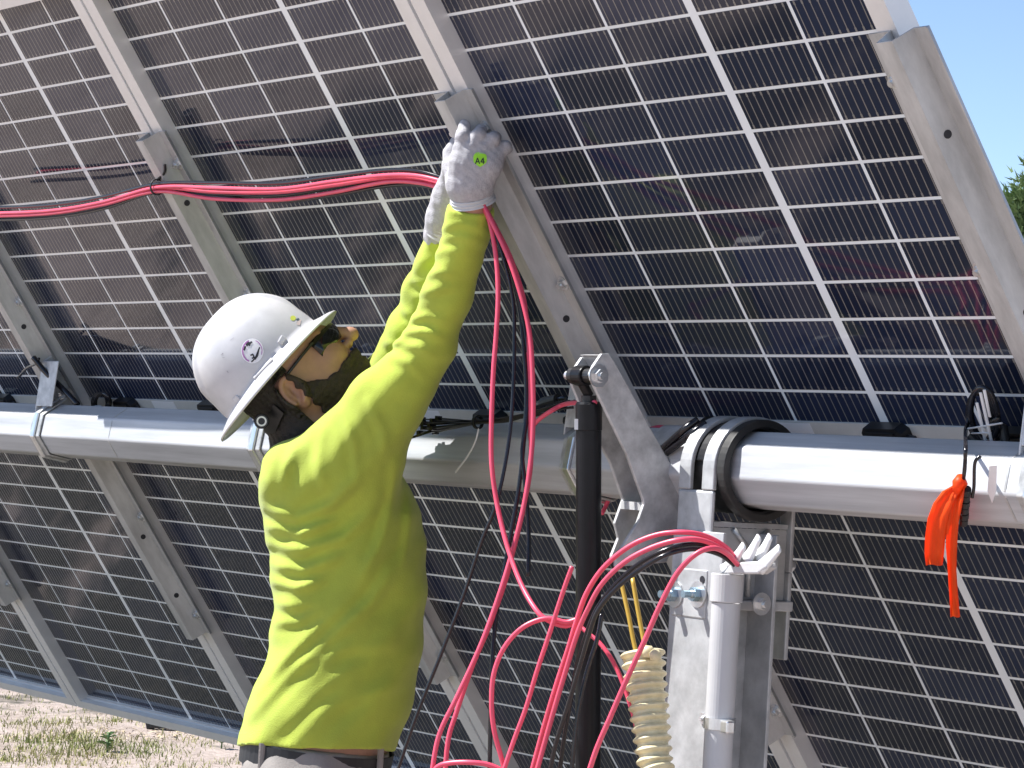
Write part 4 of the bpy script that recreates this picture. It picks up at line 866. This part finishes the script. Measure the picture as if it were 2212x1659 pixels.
folds = [([(566, 1098), (640, 1120), (720, 1090), (790, 1020)], 8, 11), ([(570, 1140), (650, 1152), (740, 1118)], 7, 10), ([(574, 1178), (655, 1190), (745, 1160), (800, 1110)], 8, 11), ([(578, 1222), (650, 1232), (735, 1205)], 7, 10),
         ([(583, 1262), (640, 1270), (700, 1255)], 6, 9), ([(586, 1306), (640, 1312), (690, 1300)], 5, 9), ([(588, 1350), (640, 1345), (700, 1310)], 5, 10), ([(530, 1560), (600, 1480), (700, 1385), (800, 1300), (880, 1180)], 9, 14), ([(548, 1500), (620, 1420), (720, 1330), (800, 1250)], 7, 12),
         ([(590, 1590), (680, 1500), (770, 1430)], 5, 13), ([(858, 1000), (850, 1080), (820, 1180), (780, 1260)], 8, 12), ([(880, 1040), (885, 1130), (870, 1230)], 7, 11), ([(742, 890), (770, 960), (775, 1040)], 6, 10), ([(800, 870), (830, 930), (835, 985)], 6, 10), ([(700, 930), (690, 1000), (705, 1060)], 6, 12), ([(640, 960), (620, 1010), (610, 1060)], 6, 11),
         ([(882, 700), (925, 690), (975, 705)], 7, 8), ([(876, 722), (920, 722), (968, 742)], 7, 8), ([(866, 748), (905, 755), (950, 780)], 6, 8), ([(895, 640), (935, 640), (990, 630)], 6, 9), ([(905, 612), (950, 600), (1000, 612)], 5, 8), ([(850, 775), (890, 790), (925, 825)], 5, 9), ([(918, 570), (965, 556), (1020, 568)], 4, 9), ([(955, 512), (1000, 505), (1060, 520)], 6, 8), ([(948, 535), (995, 528), (1050, 545)], 4, 8),
         ([(825, 735), (850, 745), (880, 735)], 6, 8), ([(868, 668), (885, 680), (900, 690)], 6, 8), ([(890, 605), (910, 620), (925, 625)], 6, 8), ([(650, 1440), (740, 1400), (860, 1390)], 4, 14), ([(700, 1540), (780, 1500), (870, 1480)], 4, 14)]
disp = np.zeros(shirt.F.shape[::2], np.float32); GX, GZ = np.meshgrid(shirt.ax[0], shirt.ax[2], indexing='ij')
D2 = np.zeros(GX.shape)
for pl, amp, wpx in folds:
    w = wpx * 0.00080; P = [pxl(*q) for q in pl]; best = np.full(GX.shape, 9.0); sgn = np.zeros(GX.shape); tl = np.zeros(GX.shape); tot = sum(math.dist(P[i], P[i + 1]) for i in range(len(P) - 1)); run = 0
    for i in range(len(P) - 1):
        e = np.array(P[i + 1]) - np.array(P[i]); ln = math.hypot(*e); h = np.clip(((GX - P[i][0]) * e[0] + (GZ - P[i][1]) * e[1]) / ln ** 2, 0, 1)
        dx = GX - P[i][0] - h * e[0]; dz = GZ - P[i][1] - h * e[1]; dd = np.hypot(dx, dz); m = dd < best
        best = np.where(m, dd, best); sgn = np.where(m, np.sign(dx * e[1] - dz * e[0]), sgn); tl = np.where(m, (run + h * ln) / tot, tl); run += ln
    tp = np.sin(np.pi * np.clip(tl * 0.92 + 0.06, 0, 1)) ** 0.6; sd = best * sgn
    D2 += amp * 0.001 * tp * (np.exp(-(sd / w) ** 2) - 0.65 * np.exp(-((sd - 1.7 * w) / w) ** 2) - 0.35 * np.exp(-((sd + 2.0 * w) / (1.3 * w)) ** 2))
lowf = 0.0028 * np.sin(GX * 41 + GZ * 23) * np.sin(GZ * 37 - GX * 15) + 0.0016 * np.sin(GX * 90 - GZ * 70)
nearw = np.clip((0.10 - shirt.ax[1]) / 0.12, 0, 1)
shirt.F -= ((D2 * 0.58 + lowf)[:, None, :] * nearw[None, :, None]).astype(np.float32)
shirt.F = np.maximum(shirt.F, (zhem + 0.012 * np.sin(X * 14 + 1) * 0.6 + 0.004 * np.sin(Y * 40) - Z).astype(np.float32))
# end of the sleeves and the neck opening
for arm, cutp in ((arm_r, 0.0), (arm_l, 0.0)):
    a, b = arm[-2][0], arm[-1][0]; d = (b - a) / np.linalg.norm(b - a)
    pl = (X - b[0]) * d[0] + (Y - b[1]) * d[1] + (Z - b[2]) * d[2]
    nearb = np.sqrt((X - b[0]) ** 2 + (Y - b[1]) ** 2 + (Z - b[2]) ** 2) - 0.075
    shirt.F = np.where(nearb < 0, np.maximum(shirt.F, pl), shirt.F).astype(np.float32)
shirt.cone(H(-0.05, 0, -0.06), NK + (NK - H(-0.05, 0, -0.055)) * 0.02, 0.065, 0.066, k=0.008, mode='s')
shirt.cone(H(0.012, 0, -0.095), L(712, 915, 5.16), 0.048, 0.045, k=0.008, mode='s')
shirt_o, sP, sF = solid_obj('shirt', shirt.F, shirt.ax, M_SHIRT, t_w, 1, 0.3)

# --- trousers, belt, boots
pants = Solid(np.arange(-0.30, 0.34, 0.008), np.arange(-0.30, 0.30, 0.008), np.arange(ROOT_Z + 0.05, zhem + 0.06, 0.008))
zw = zhem + 0.004; WT = 0.075
pants.put(torso_fn(0.010, zhem - 0.22, zw + 0.02), (-0.3, -0.3, zhem - 0.22), (0.35, 0.3, zw + 0.02), k=0.02)
for hip, knee, ank in legs: pants.chain([(hip + np.array([0, 0, 0.02]), 0.112), (knee, 0.082), (ank, 0.075)], k=0.04)
X, Y, Z = np.meshgrid(*pants.ax, indexing='ij', sparse=True); wr = 0.004 * np.sin(X * 60 + Z * 45) * np.sin(Y * 50 + Z * 20)
pants.F = np.maximum(pants.F - wr, np.maximum(ROOT_Z + 0.075 - Z, Z - zw + WT * np.clip(X, -0.1, 0.2))).astype(np.float32)
solid_obj('trousers', pants.F, pants.ax, M_PANTS, t_w, 1)
def ringband(z0, z1, grow, name, m, par, tilt=0.0):
    mb = MB(); vs = []; n = 64
    for k in range(n):
        a = 2 * math.pi * k / n
        for zz, g_ in ((z0, grow - 0.003), (z0, grow), (z1, grow), (z1, grow - 0.003)):
            zq = zz; ca = np.interp(zz, tz[od], tca[od]); ra = np.interp(zz, tz[od], tra[od]) - 0.010 + g_; rd = np.interp(zz, tz[od], trd[od]) - 0.010 + g_
            c_, s__ = math.cos(a), math.sin(a); sc = (abs(c_) ** 2.3 + abs(s__) ** 2.3) ** (-1 / 2.3)
            xx = ca + ra * sc * c_; vs.append(PW_(np.array([xx, rd * sc * s__, zq - WT * min(0.2, max(-0.1, xx))])))
    mb.add(vs, [(4 * k + q, 4 * k + (q + 1) % 4, 4 * ((k + 1) % n) + (q + 1) % 4, 4 * ((k + 1) % n) + q) for k in range(n) for q in range(4)]); return mb.build(name, m, par, smooth=False)
belt = ringband(zw - 0.045, zw - 0.006, 0.005, 'belt', M_BELT, t_w)
for x in (580, 828):
    p = L(x, 1622); mb = MB()
    q = [np.array([p[0], -np.sqrt(max(0.0004, 1 - min(1, abs((p[0] - np.interp(zw, tz[od], tca[od])) / (np.interp(zw, tz[od], tra[od]) - 0.004))) ** 2.3)) ** (2 / 2.3) * 0.160 - 0.004, zw + k]) for k in (0.004, -0.02, -0.052)]
    mb.tube([PW_(v) for v in q], 0.006, 8, flat=(Vector((LF[0], LF[1], 0)), 0.5)); mb.build('belt_loop', M_PANTS, t_w)
for hip, knee, ank in legs:
    bt = Solid(np.arange(ank[0] - 0.1, ank[0] + 0.24, 0.006), np.arange(ank[1] - 0.08, ank[1] + 0.08, 0.006), np.arange(ROOT_Z - 0.012, ROOT_Z + 0.2, 0.006))
    bt.cone(ank + np.array([0, 0, 0.06]), ank - np.array([0, 0, 0.04]), 0.055, 0.048, k=0.02); bt.cone(ank - np.array([-0.02, 0, 0.045]), ank + np.array([0.16, 0, -0.055]), 0.046, 0.042, k=0.03)
    _, _, Zb = np.meshgrid(*bt.ax, indexing='ij', sparse=True); bt.F = np.maximum(bt.F, ROOT_Z - Zb).astype(np.float32); solid_obj('boot', bt.F, bt.ax, M_PANTS, t_w, 1)

# --- gloves
def glove(parts, lo, hi, name, h=0.0021):
    s = Solid(np.arange(lo[0], hi[0], h), np.arange(lo[1], hi[1], h), np.arange(lo[2], hi[2], h))
    for ch, k in parts: s.chain(ch, k)
    X, Y, Z = np.meshgrid(*s.ax, indexing='ij', sparse=True)
    s.F -= (0.0006 * np.sin(X * 300 + Z * 190) * np.sin(Z * 260 + Y * 200)).astype(np.float32)
    return solid_obj(name, s.F, s.ax, M_GLOVE, t_w, 1, 0.3)
def Q(x, y, z, r): return (L(x, y, z), r)
def QL(x, y, z, r): return (L(x + 10, y, z), r)
wr_ = Q(1020, 428, 4.815, 0.034)
gr = [([wr_, Q(1014, 400, 4.805, 0.034), Q(1020, 370, 4.795, 0.031)], 0.012)]
for kx, ky, kz in ((998, 322, 4.782), (1023, 314, 4.776), (1049, 318, 4.778), (1072, 332, 4.788)):
    gr.append(([Q(1018 + (kx - 1034) * 0.45, 392, 4.798, 0.024), Q((1018 + (kx - 1034) * 0.45) * 0.4 + kx * 0.6, 392 * 0.4 + ky * 0.6, 4.785, 0.0185), Q(kx, ky, kz, 0.0142)], 0.016))
gr += [([Q(998, 322, 4.782, 0.0138), Q(1000, 294, 4.776, 0.0118), Q(1004, 271, 4.788, 0.0102)], 0.005), ([Q(1023, 314, 4.776, 0.0138), Q(1034, 292, 4.772, 0.0118), Q(1040, 281, 4.796, 0.0105)], 0.005),
       ([Q(1049, 318, 4.778, 0.0134), Q(1064, 301, 4.776, 0.0115), Q(1070, 296, 4.800, 0.0100)], 0.005), ([Q(1072, 332, 4.788, 0.0126), Q(1091, 318, 4.790, 0.0108), Q(1096, 322, 4.812, 0.0092)], 0.005),
       ([Q(992, 398, 4.812, 0.021), Q(978, 362, 4.828, 0.0165), Q(976, 332, 4.838, 0.0135), Q(986, 308, 4.842, 0.0115)], 0.010)]
lo = np.minimum(L(955, 445, 4.74), L(1120, 245, 4.88)) - 0.02; hi = np.maximum(L(955, 245, 4.88), L(1120, 445, 4.74)) + 0.03; lo[1], hi[1] = L(1020, 350, 4.725)[1], L(1020, 350, 4.885)[1]
lo[2], hi[2] = L(1020, 470, 4.8)[2], L(1020, 240, 4.8)[2]
gl_r, gP, gF = glove(gr, lo, hi, 'glove')
def cuff(c0, c1, r0, r1, name='glove_cuff', par=None):
    a = PW_(c0); b = PW_(c1); n = 8; pts = [a.lerp(b, i / n) for i in range(n + 1)]; rs = [r0 + (r1 - r0) * i / n + 0.0016 * math.sin(i * 1.9) for i in range(n + 1)]
    mb = MB(); mb.tube(pts, rs, 28, caps=False); mb.tube(pts[::-1], [r - 0.003 for r in rs[::-1]], 28, caps=False); return mb.build(name, M_CUFF, par, smooth=True)
cuff(L(1019, 422, 4.812), L(1022, 438, 4.817), 0.0355, 0.0385, par=gl_r)
gl = [([QL(946, 508, 4.945, 0.033), QL(954, 470, 4.925, 0.033), QL(966, 425, 4.905, 0.032)], 0.012)]
for kx, ky, kz in ((962, 372, 4.872), (978, 362, 4.868), (994, 360, 4.872), (1006, 370, 4.88)):
    gl.append(([QL(966 + (kx - 984) * 0.45, 430, 4.90, 0.022), QL(kx, ky, kz, 0.0138)], 0.016)); gl.append(([QL(kx, ky, kz, 0.0134), QL(kx + 5, ky - 28, kz - 0.012, 0.0115), QL(kx + 12, ky - 46, kz - 0.005, 0.010)], 0.005))
gl.append(([QL(985, 430, 4.89, 0.018), QL(1000, 400, 4.86, 0.014), QL(1006, 380, 4.85, 0.012)], 0.01))
lo = np.array([L(905, 500, 4.9)[0], L(960, 420, 4.80)[1], L(960, 560, 4.9)[2]]); hi = np.array([L(1045, 400, 4.9)[0], L(960, 420, 5.0)[1], L(960, 285, 4.9)[2]])
gl_l, _, _ = glove(gl, lo, hi, 'glove')
cuff(L(968, 478, 4.928), L(965, 498, 4.940), 0.0345, 0.0375, par=gl_l)

# --- prints pressed onto a surface: find where the view ray meets it
def bvh(P, Fc): return BVHTree.FromPolygons([Vector(p) for p in P], [tuple(int(i) for i in q) for q in Fc])
def onto(tree, x, y, lift=0.0006):
    d = Vector(ray(x, y)).normalized(); loc, nor, idx_, dist = tree.ray_cast(Vector(CW), d, 20)
    return (loc - d * lift) if loc else None
def patch(tree, poly_fn, nr, na, name, m, par, lift):               # disc-like patch sampled in the view, laid on the surface
    vs = []; c = None
    for i in range(nr + 1):
        for j in range(na):
            x, y = poly_fn(i / nr, 2 * math.pi * j / na); p = onto(tree, x, y, lift)
            if p is None: return None
            vs.append(p)
    fs = [(i * na + j, i * na + (j + 1) % na, (i + 1) * na + (j + 1) % na, (i + 1) * na + j) for i in range(nr) for j in range(na)]
    mb = MB(); mb.add(vs, fs); return mb.build(name, m, par, smooth=True)
def stroke(tree, pts, w, name, m, par, lift=0.0014, n=6):
    P = []
    for (a, b) in zip(pts[:-1], pts[1:]):
        for k in range(n): P.append((a[0] + (b[0] - a[0]) * k / n, a[1] + (b[1] - a[1]) * k / n))
    P.append(pts[-1]); vs = []
    for i, (x, y) in enumerate(P):
        x0, y0 = P[max(0, i - 1)]; x1, y1 = P[min(len(P) - 1, i + 1)]; ln = math.hypot(x1 - x0, y1 - y0) + 1e-9; nx, ny = -(y1 - y0) / ln * w / 2, (x1 - x0) / ln * w / 2
        for s in (-1, 1):
            p = onto(tree, x + s * nx, y + s * ny, lift)
            if p is None: return None
            vs.append(p)
    mb = MB(); mb.add(vs, [(2 * i, 2 * i + 1, 2 * i + 3, 2 * i + 2) for i in range(len(P) - 1)]); return mb.build(name, m, par)
gt = bvh(gP, gF)
def shield(r, a):
    x = math.cos(a); y = math.sin(a); k = 1 / max(abs(x) * 1.0, abs(y) * 0.95, 0.5 * abs(x) + 0.72 * max(y, 0) + 0.25); return 1037 + 14.5 * r * x * min(k, 1.12), 345 + 15.5 * r * y * min(k, 1.12)
lab = patch(gt, shield, 5, 28, 'cut_level_label', M_LIME, gl_r, 0.0010)
if lab is not None:
    for pl in ([(1027, 354), (1031.5, 341), (1036, 354)], [(1029, 349.5), (1034, 349.5)], [(1044, 354), (1044, 341), (1038.5, 350), (1047, 350)]): stroke(gt, pl, 2.2, 'print', M_INK, lab, 0.0018)
stroke(gt, [(1030, 331), (1040, 329), (1050, 331)], 4, 'print', M_GLOVEP, gl_r, 0.0010)

# --- hard hat
HOC = H(-0.029, 0, 0.0205)
def hatp(f, s, u): return PW_(HOC + hf * f + hs * s + hu * u)
dome = MB(); NA, NT = 220, 34; vs = []
Rf, Rs, Hh = 0.1165, 0.099, 0.140
def dome_pt(phi, th):
    r = math.cos(th) ** 0.80; h = math.sin(th) ** 0.92
    bs_ = 0.014 * math.cos(phi) ** 2 + 0.018 * math.sin(phi) ** 2; f = Rf * r * math.cos(phi); s = Rs * r * math.sin(phi); u = bs_ + (Hh + 0.008 - bs_) * h
    rid = 1 / (1 + math.exp((abs(s) - 0.024) / 0.0018)); up = min(1, max(0, (th - 0.22) / 0.25))
    rid2 = 0.4 * math.exp(-((abs(s) - 0.066) / 0.006) ** 2) * up * max(0, 1 - abs(f) / 0.10)
    k = 1 + (0.050 * rid * up + 0.02 * rid2)
    return f * k, s, bs_ + (u - bs_) * k
def hat_profile(phi):
    out = []
    cf, sf = math.cos(phi), math.sin(phi); bf = 0.039 if cf > 0 else 0.037; bs = 0.030
    ext = bf * cf * cf + bs * sf * sf
    bs_ = 0.014 * cf * cf + 0.018 * sf * sf
    for q, uu in ((1.0, -0.005), (0.97, -0.0015), (0.75, 0.22 * bs_), (0.4, 0.55 * bs_), (0.12, 0.86 * bs_)):
        out.append(((Rf + ext * q) * cf, (Rs + ext * q) * sf, uu))
    for i in range(NT):
        th = (math.pi / 2 - 0.02) * (i / (NT - 1)); out.append(dome_pt(phi, th))
    return out
for k in range(NA):
    for p in hat_profile(2 * math.pi * k / NA): vs.append(hatp(*p))
nr = 5 + NT
fs = [(k * nr + j, ((k + 1) % NA) * nr + j, ((k + 1) % NA) * nr + j + 1, k * nr + j + 1) for k in range(NA) for j in range(nr - 1)]
fs.append(tuple(k * nr + nr - 1 for k in range(NA)))
fs = [q[::-1] for q in fs]; dome.add(vs, fs); hat = dome.build('hard_hat', M_HAT, t_w, smooth=True); sm = hat.modifiers.new('thick', 'SOLIDIFY'); sm.thickness = 0.0026; sm.offset = -1
hat['label'] = 'white full-brim hard hat with round sticker'
ht = BVHTree.FromPolygons(dome.v, dome.f[:-1])
st_ = patch(ht, lambda r, a: (545 + 24.5 * r * math.cos(a), 758 + 27 * r * math.sin(a)), 6, 36, 'round_sticker', M_STICK, hat, 0.0008)
if st_ is not None:
    for a0, a1 in ((110, 250), (-70, 20)): stroke(ht, [(545 + 21 * math.cos(math.radians(a)), 758 + 23.5 * math.sin(math.radians(a))) for a in np.linspace(a0, a1, 9)], 3.0 if a0 > 0 else 1.6, 'sticker_print', M_PURP, st_, 0.0014)
    for pl, w in (([(531, 745), (536, 742), (541, 744)], 8), ([(530, 748), (527, 757)], 4), ([(540, 742), (544, 738)], 4), ([(541, 768), (546, 765), (549, 772), (544, 774)], 3), ([(543, 782), (549, 776), (553, 770), (557, 760), (561, 750)], 3), ([(551, 777), (557, 768), (559, 757)], 2)): stroke(ht, pl, w, 'sticker_print', M_INK, st_, 0.0014)
e1 = patch(ht, lambda r, a: (633 + 6 * r * math.cos(a), 687 + 5.5 * r * math.sin(a)), 3, 18, 'logo_sticker', M_YEL, hat, 0.0008)
stroke(ht, [(642, 688), (645, 692)], 6, 'logo_sticker', M_BLUEZINC, hat, 0.0009)
stroke(ht, [(644, 702), (647, 690)], 8, 'logo_sticker', M_PINK, hat, 0.0007)
for pl, w in (([(477, 767), (482, 763)], 1.8), ([(480, 773), (486, 772)], 1.0), ([(497, 735), (505, 729)], 0.8), ([(490, 801), (493, 805)], 1.2)):
    stroke(ht, pl, w, 'scuff', M_SCUFF, hat, 0.0006, 3)
# raised slots moulded in the shell
for pl, w in (([(549, 818), (590, 776)], 11), ([(604, 743), (613, 727)], 12), ([(508, 868), (517, 857)], 15)):
    P0 = onto(ht, *pl[0], 0.0); P1 = onto(ht, *pl[1], 0.0)
    if P0 is None or P1 is None: continue
    loc, nor, _, _ = ht.find_nearest((P0 + P1) / 2); d = (P1 - P0); ln = d.length; d.normalize(); s1 = nor.cross(d).normalized(); n1 = d.cross(s1)
    if n1.dot(nor) < 0: n1 = -n1
    mb = MB(); mb.box((P0 + P1) / 2, (ln / 2, w * 0.00041, 0.0038), (d, s1, n1)); mb.build('moulded_slot', M_HAT, hat, bevel=0.002)
# suspension below the brim at the nape
mb = MB(); vs = []
NB = 40
for k in range(NB + 1):
    a = math.radians(126 + 108 * k / NB)
    for du in (-0.018, 0.006):
        for g_ in (0.0, 0.0025): vs.append(PW_(H(-0.012 + (0.106 + g_) * math.cos(a), (0.086 + g_) * math.sin(a), -0.014 + du - 0.020 * max(0, -math.cos(a)) ** 2)))
mb.add(vs, [(4 * k + a, 4 * k + b, 4 * k + 4 + b, 4 * k + 4 + a) for k in range(NB) for a, b in ((0, 1), (1, 3), (3, 2), (2, 0))]); mb.build('headband', M_BLACK, hat)
kp = L(565, 910, 5.085)
mb = MB(); c = PW_(kp); axk = (Vector(CW) - c).normalized(); mb.tube([c - axk * 0.012, c, c + axk * 0.004], [0.010, 0.0135, 0.012], 18); mb.build('ratchet_knob', M_BLACK, hat); mb = MB(); mb.ring(c + axk * 0.0045, axk, 0.006, 0.009, 0.001, 20); mb.build('knob_ring', M_WHITE, hat)

# ------------------------------------------------------------------ ground cover, debris and trees far behind
M_GRASS = mat('grass_blade', (0.16, 0.20, 0.05), 0.8, 0, col2=(0.36, 0.33, 0.13), vscale=1.2)
M_WEED = mat('weed_leaf', (0.07, 0.14, 0.035), 0.7, 0, var=0.3, vscale=9)
M_STRAW = mat('straw', (0.50, 0.40, 0.26), 0.9, 0, var=0.3, vscale=3)
M_BARK = mat('bark', (0.12, 0.085, 0.06), 0.9, 0, var=0.3, vscale=12, bump=0.4, bscale=20)
M_LEAF = mat('pine_foliage', (0.085, 0.15, 0.05), 0.75, 0, col2=(0.18, 0.25, 0.10), vscale=1.6)
def blades(centers, count, hmin, hmax, spread, wd, name, m, label, lean=1.0):
    V = []; Fc = []
    for (cx, cy, dens) in centers:
        for _ in range(int(count * dens)):
            r = spread * rnd.random() ** 0.9; a = rnd.uniform(0, 6.283); x = cx + r * math.cos(a); y = cy + r * math.sin(a); z = hgt(x, y) - 0.01
            h = rnd.uniform(hmin, hmax); la = rnd.uniform(0, 6.283); le = rnd.uniform(0.1, 0.9) * h * lean; w = wd * rnd.uniform(0.6, 1.3); o = len(V); pa = rnd.uniform(0, 6.283); sx, sy = math.cos(pa) * w, math.sin(pa) * w
            V += [(x - sx, y - sy, z), (x + sx, y + sy, z), (x + math.cos(la) * le * 0.4 + sx * 0.7, y + math.sin(la) * le * 0.4 + sy * 0.7, z + h * 0.6), (x + math.cos(la) * le * 0.4 - sx * 0.7, y + math.sin(la) * le * 0.4 - sy * 0.7, z + h * 0.6), (x + math.cos(la) * le, y + math.sin(la) * le, z + h * 0.95)]
            Fc += [(o, o + 1, o + 2, o + 3), (o + 3, o + 2, o + 4)]
    me = bpy.data.meshes.new(name); me.from_pydata(V, [], Fc); me.materials.append(m); me.update(); o = link(name, me); tag(o, label, 'grass', kind='stuff'); return o
gp = lambda x, y: aAx(x, y, 2, 0.0)
cs = []
for (x, y, d) in ((20, 1505, 1), (60, 1530, 1), (20, 1560, 1.2), (110, 1560, 0.8), (150, 1590, 1.3), (190, 1615, 1.3), (240, 1605, 1.2), (300, 1620, 1.1), (340, 1612, 1.0), (120, 1625, 1.1), (60, 1600, 0.9), (20, 1640, 1.1), (440, 1600, 0.4), (480, 1640, 0.4), (250, 1560, 0.6), (400, 1650, 0.5), (330, 1655, 0.8), (180, 1650, 0.9)):
    p = gp(x, y); cs.append((p.x, p.y, d))
for _ in range(60): cs.append((rnd.uniform(-16, 5), rnd.uniform(-9, -1.2), rnd.uniform(0.2, 0.8)))
blades(cs, 230, 0.012, 0.055, 0.34, 0.003, 'grass', M_GRASS, 'short dry green grass tufts on the soil')
ss = [(gp(x, y).x, gp(x, y).y, 1) for x in range(-20, 560, 45) for y in (1500, 1540, 1580, 1620, 1655)]
o_ = blades(ss, 60, 0.006, 0.014, 0.6, 0.006, 'straw_litter', M_STRAW, 'pale straw and dry stalks strewn over the soil', lean=11); 
for i, (x, y, sz, lab) in enumerate(((392, 1500 + 78, 0.16, 'leafy green weed standing on the bare soil below the panel edge'), (232, 1618, 0.13, 'low bushy weed in the middle of the grass patch'), (478, 1612, 0.12, 'small weed near the worker\'s trousers'))):
    p = gp(x, y); t = thing('weed', lab, 'weed', (p.x, p.y, hgt(p.x, p.y)), 'weeds on the ground'); base = Vector((p.x, p.y, hgt(p.x, p.y)))
    for k in range(16):
        a = rnd.uniform(0, 6.283); h = sz * rnd.uniform(0.25, 1.0); d = Vector((math.cos(a), math.sin(a), 0)); s1 = Vector((-d.y, d.x, 0)); c0 = base + Vector((0, 0, h * 0.6)); l = sz * rnd.uniform(0.3, 0.5)
        mb = MB(); mb.add([c0, c0 + d * l * 0.5 + s1 * l * 0.2 + Vector((0, 0, l * 0.3)), c0 + d * l + Vector((0, 0, l * 0.25)), c0 + d * l * 0.5 - s1 * l * 0.2 + Vector((0, 0, l * 0.3))], [(0, 1, 2, 3)]); mb.build('leaf', M_WEED, t)
    mb = MB(); mb.tube([base - Vector((0, 0, 0.01)), base + Vector((0.01, 0, sz * 0.7))], 0.004, 6); mb.build('stem', M_WEED, t)
p = gp(360, 1577); d = Vector((LA[0], LA[1], 0)); z0 = hgt(p.x, p.y)
mb = MB(); mb.box(Vector((p.x, p.y, z0 + 0.022)), (0.085, 0.03, 0.022), (d, Vector((-d.y, d.x, 0)), Vector((0, 0, 1)))); mb.box(Vector((p.x, p.y, z0 + 0.02)) - d * 0.06, (0.05, 0.02, 0.02), ((d + Vector((0, 0, 0.25))).normalized(), Vector((-d.y, d.x, 0)), (Vector((0, 0, 1)) - d * 0.25).normalized()))
tag(mb.build('scrap_block', M_BLACK, None, bevel=0.006), 'dark scrap block lying on the soil under the panel edge', 'scrap')
def pine(px, py, dist, label, seed, wide=1.0):
    r = random.Random(seed); topp = aZ(px, py, dist); base = Vector((topp.x, topp.y, 0)); Ht = topp.z
    t = thing('pine_tree', label, 'tree', base, 'trees far behind the row')
    mb = MB(); mb.tube([base - Vector((0, 0, 0.2)), base + Vector((0.1, 0, Ht * 0.5)), base + Vector((0, 0.05, Ht * 0.97))], [0.17, 0.11, 0.02], 10); tr = mb.build('trunk', M_BARK, t, smooth=True)
    V = []; Fc = []; 
    nl = 46
    for i in range(nl):
        z = Ht * (0.22 + 0.78 * i / (nl - 1)); q = 1 - (z / Ht - 0.22) / 0.78; R_ = (0.25 + 1.9 * q ** 0.8) * wide * r.uniform(0.7, 1.15)
        nb = 5 if q > 0.1 else 3; a0 = r.uniform(0, 6.28)
        for b in range(nb):
            a = a0 + 6.283 * b / nb + r.uniform(-0.4, 0.4); Lb = R_ * r.uniform(0.65, 1.1); dz = r.uniform(0.05, 0.45)
            for k in range(34):
                s = (k + r.random()) / 34; c = base + Vector((math.cos(a) * Lb * s, math.sin(a) * Lb * s, z + dz * Lb * s * s * 0.6 + r.uniform(-0.09, 0.12))) + Vector((r.uniform(-0.13, 0.13), r.uniform(-0.13, 0.13), 0)) * (0.6 + s)
                for _ in range(2):
                    dd = Vector((math.cos(a) + r.uniform(-0.9, 0.9), math.sin(a) + r.uniform(-0.9, 0.9), r.uniform(0.1, 1.5))).normalized() * r.uniform(0.10, 0.22); ss_ = dd.orthogonal().normalized() * 0.022
                    o = len(V); V += [c - ss_, c + ss_, c + dd]; Fc.append((o, o + 1, o + 2))
    me = bpy.data.meshes.new('crown'); base_inv = [tuple(Vector(v) - base) for v in V]; me.from_pydata(base_inv, [], Fc); me.materials.append(M_LEAF); me.update(); link('crown', me, t)
    return t
pine(2208, 428, 46, 'light green pine rising beside the right picture edge behind the row', 5, 0.9)
pine(2250, 360, 52, 'tall pine just beyond the right picture edge', 9, 1.1)
pine(2178, 560, 60, 'small pine low behind the outer rail', 14, 0.8)
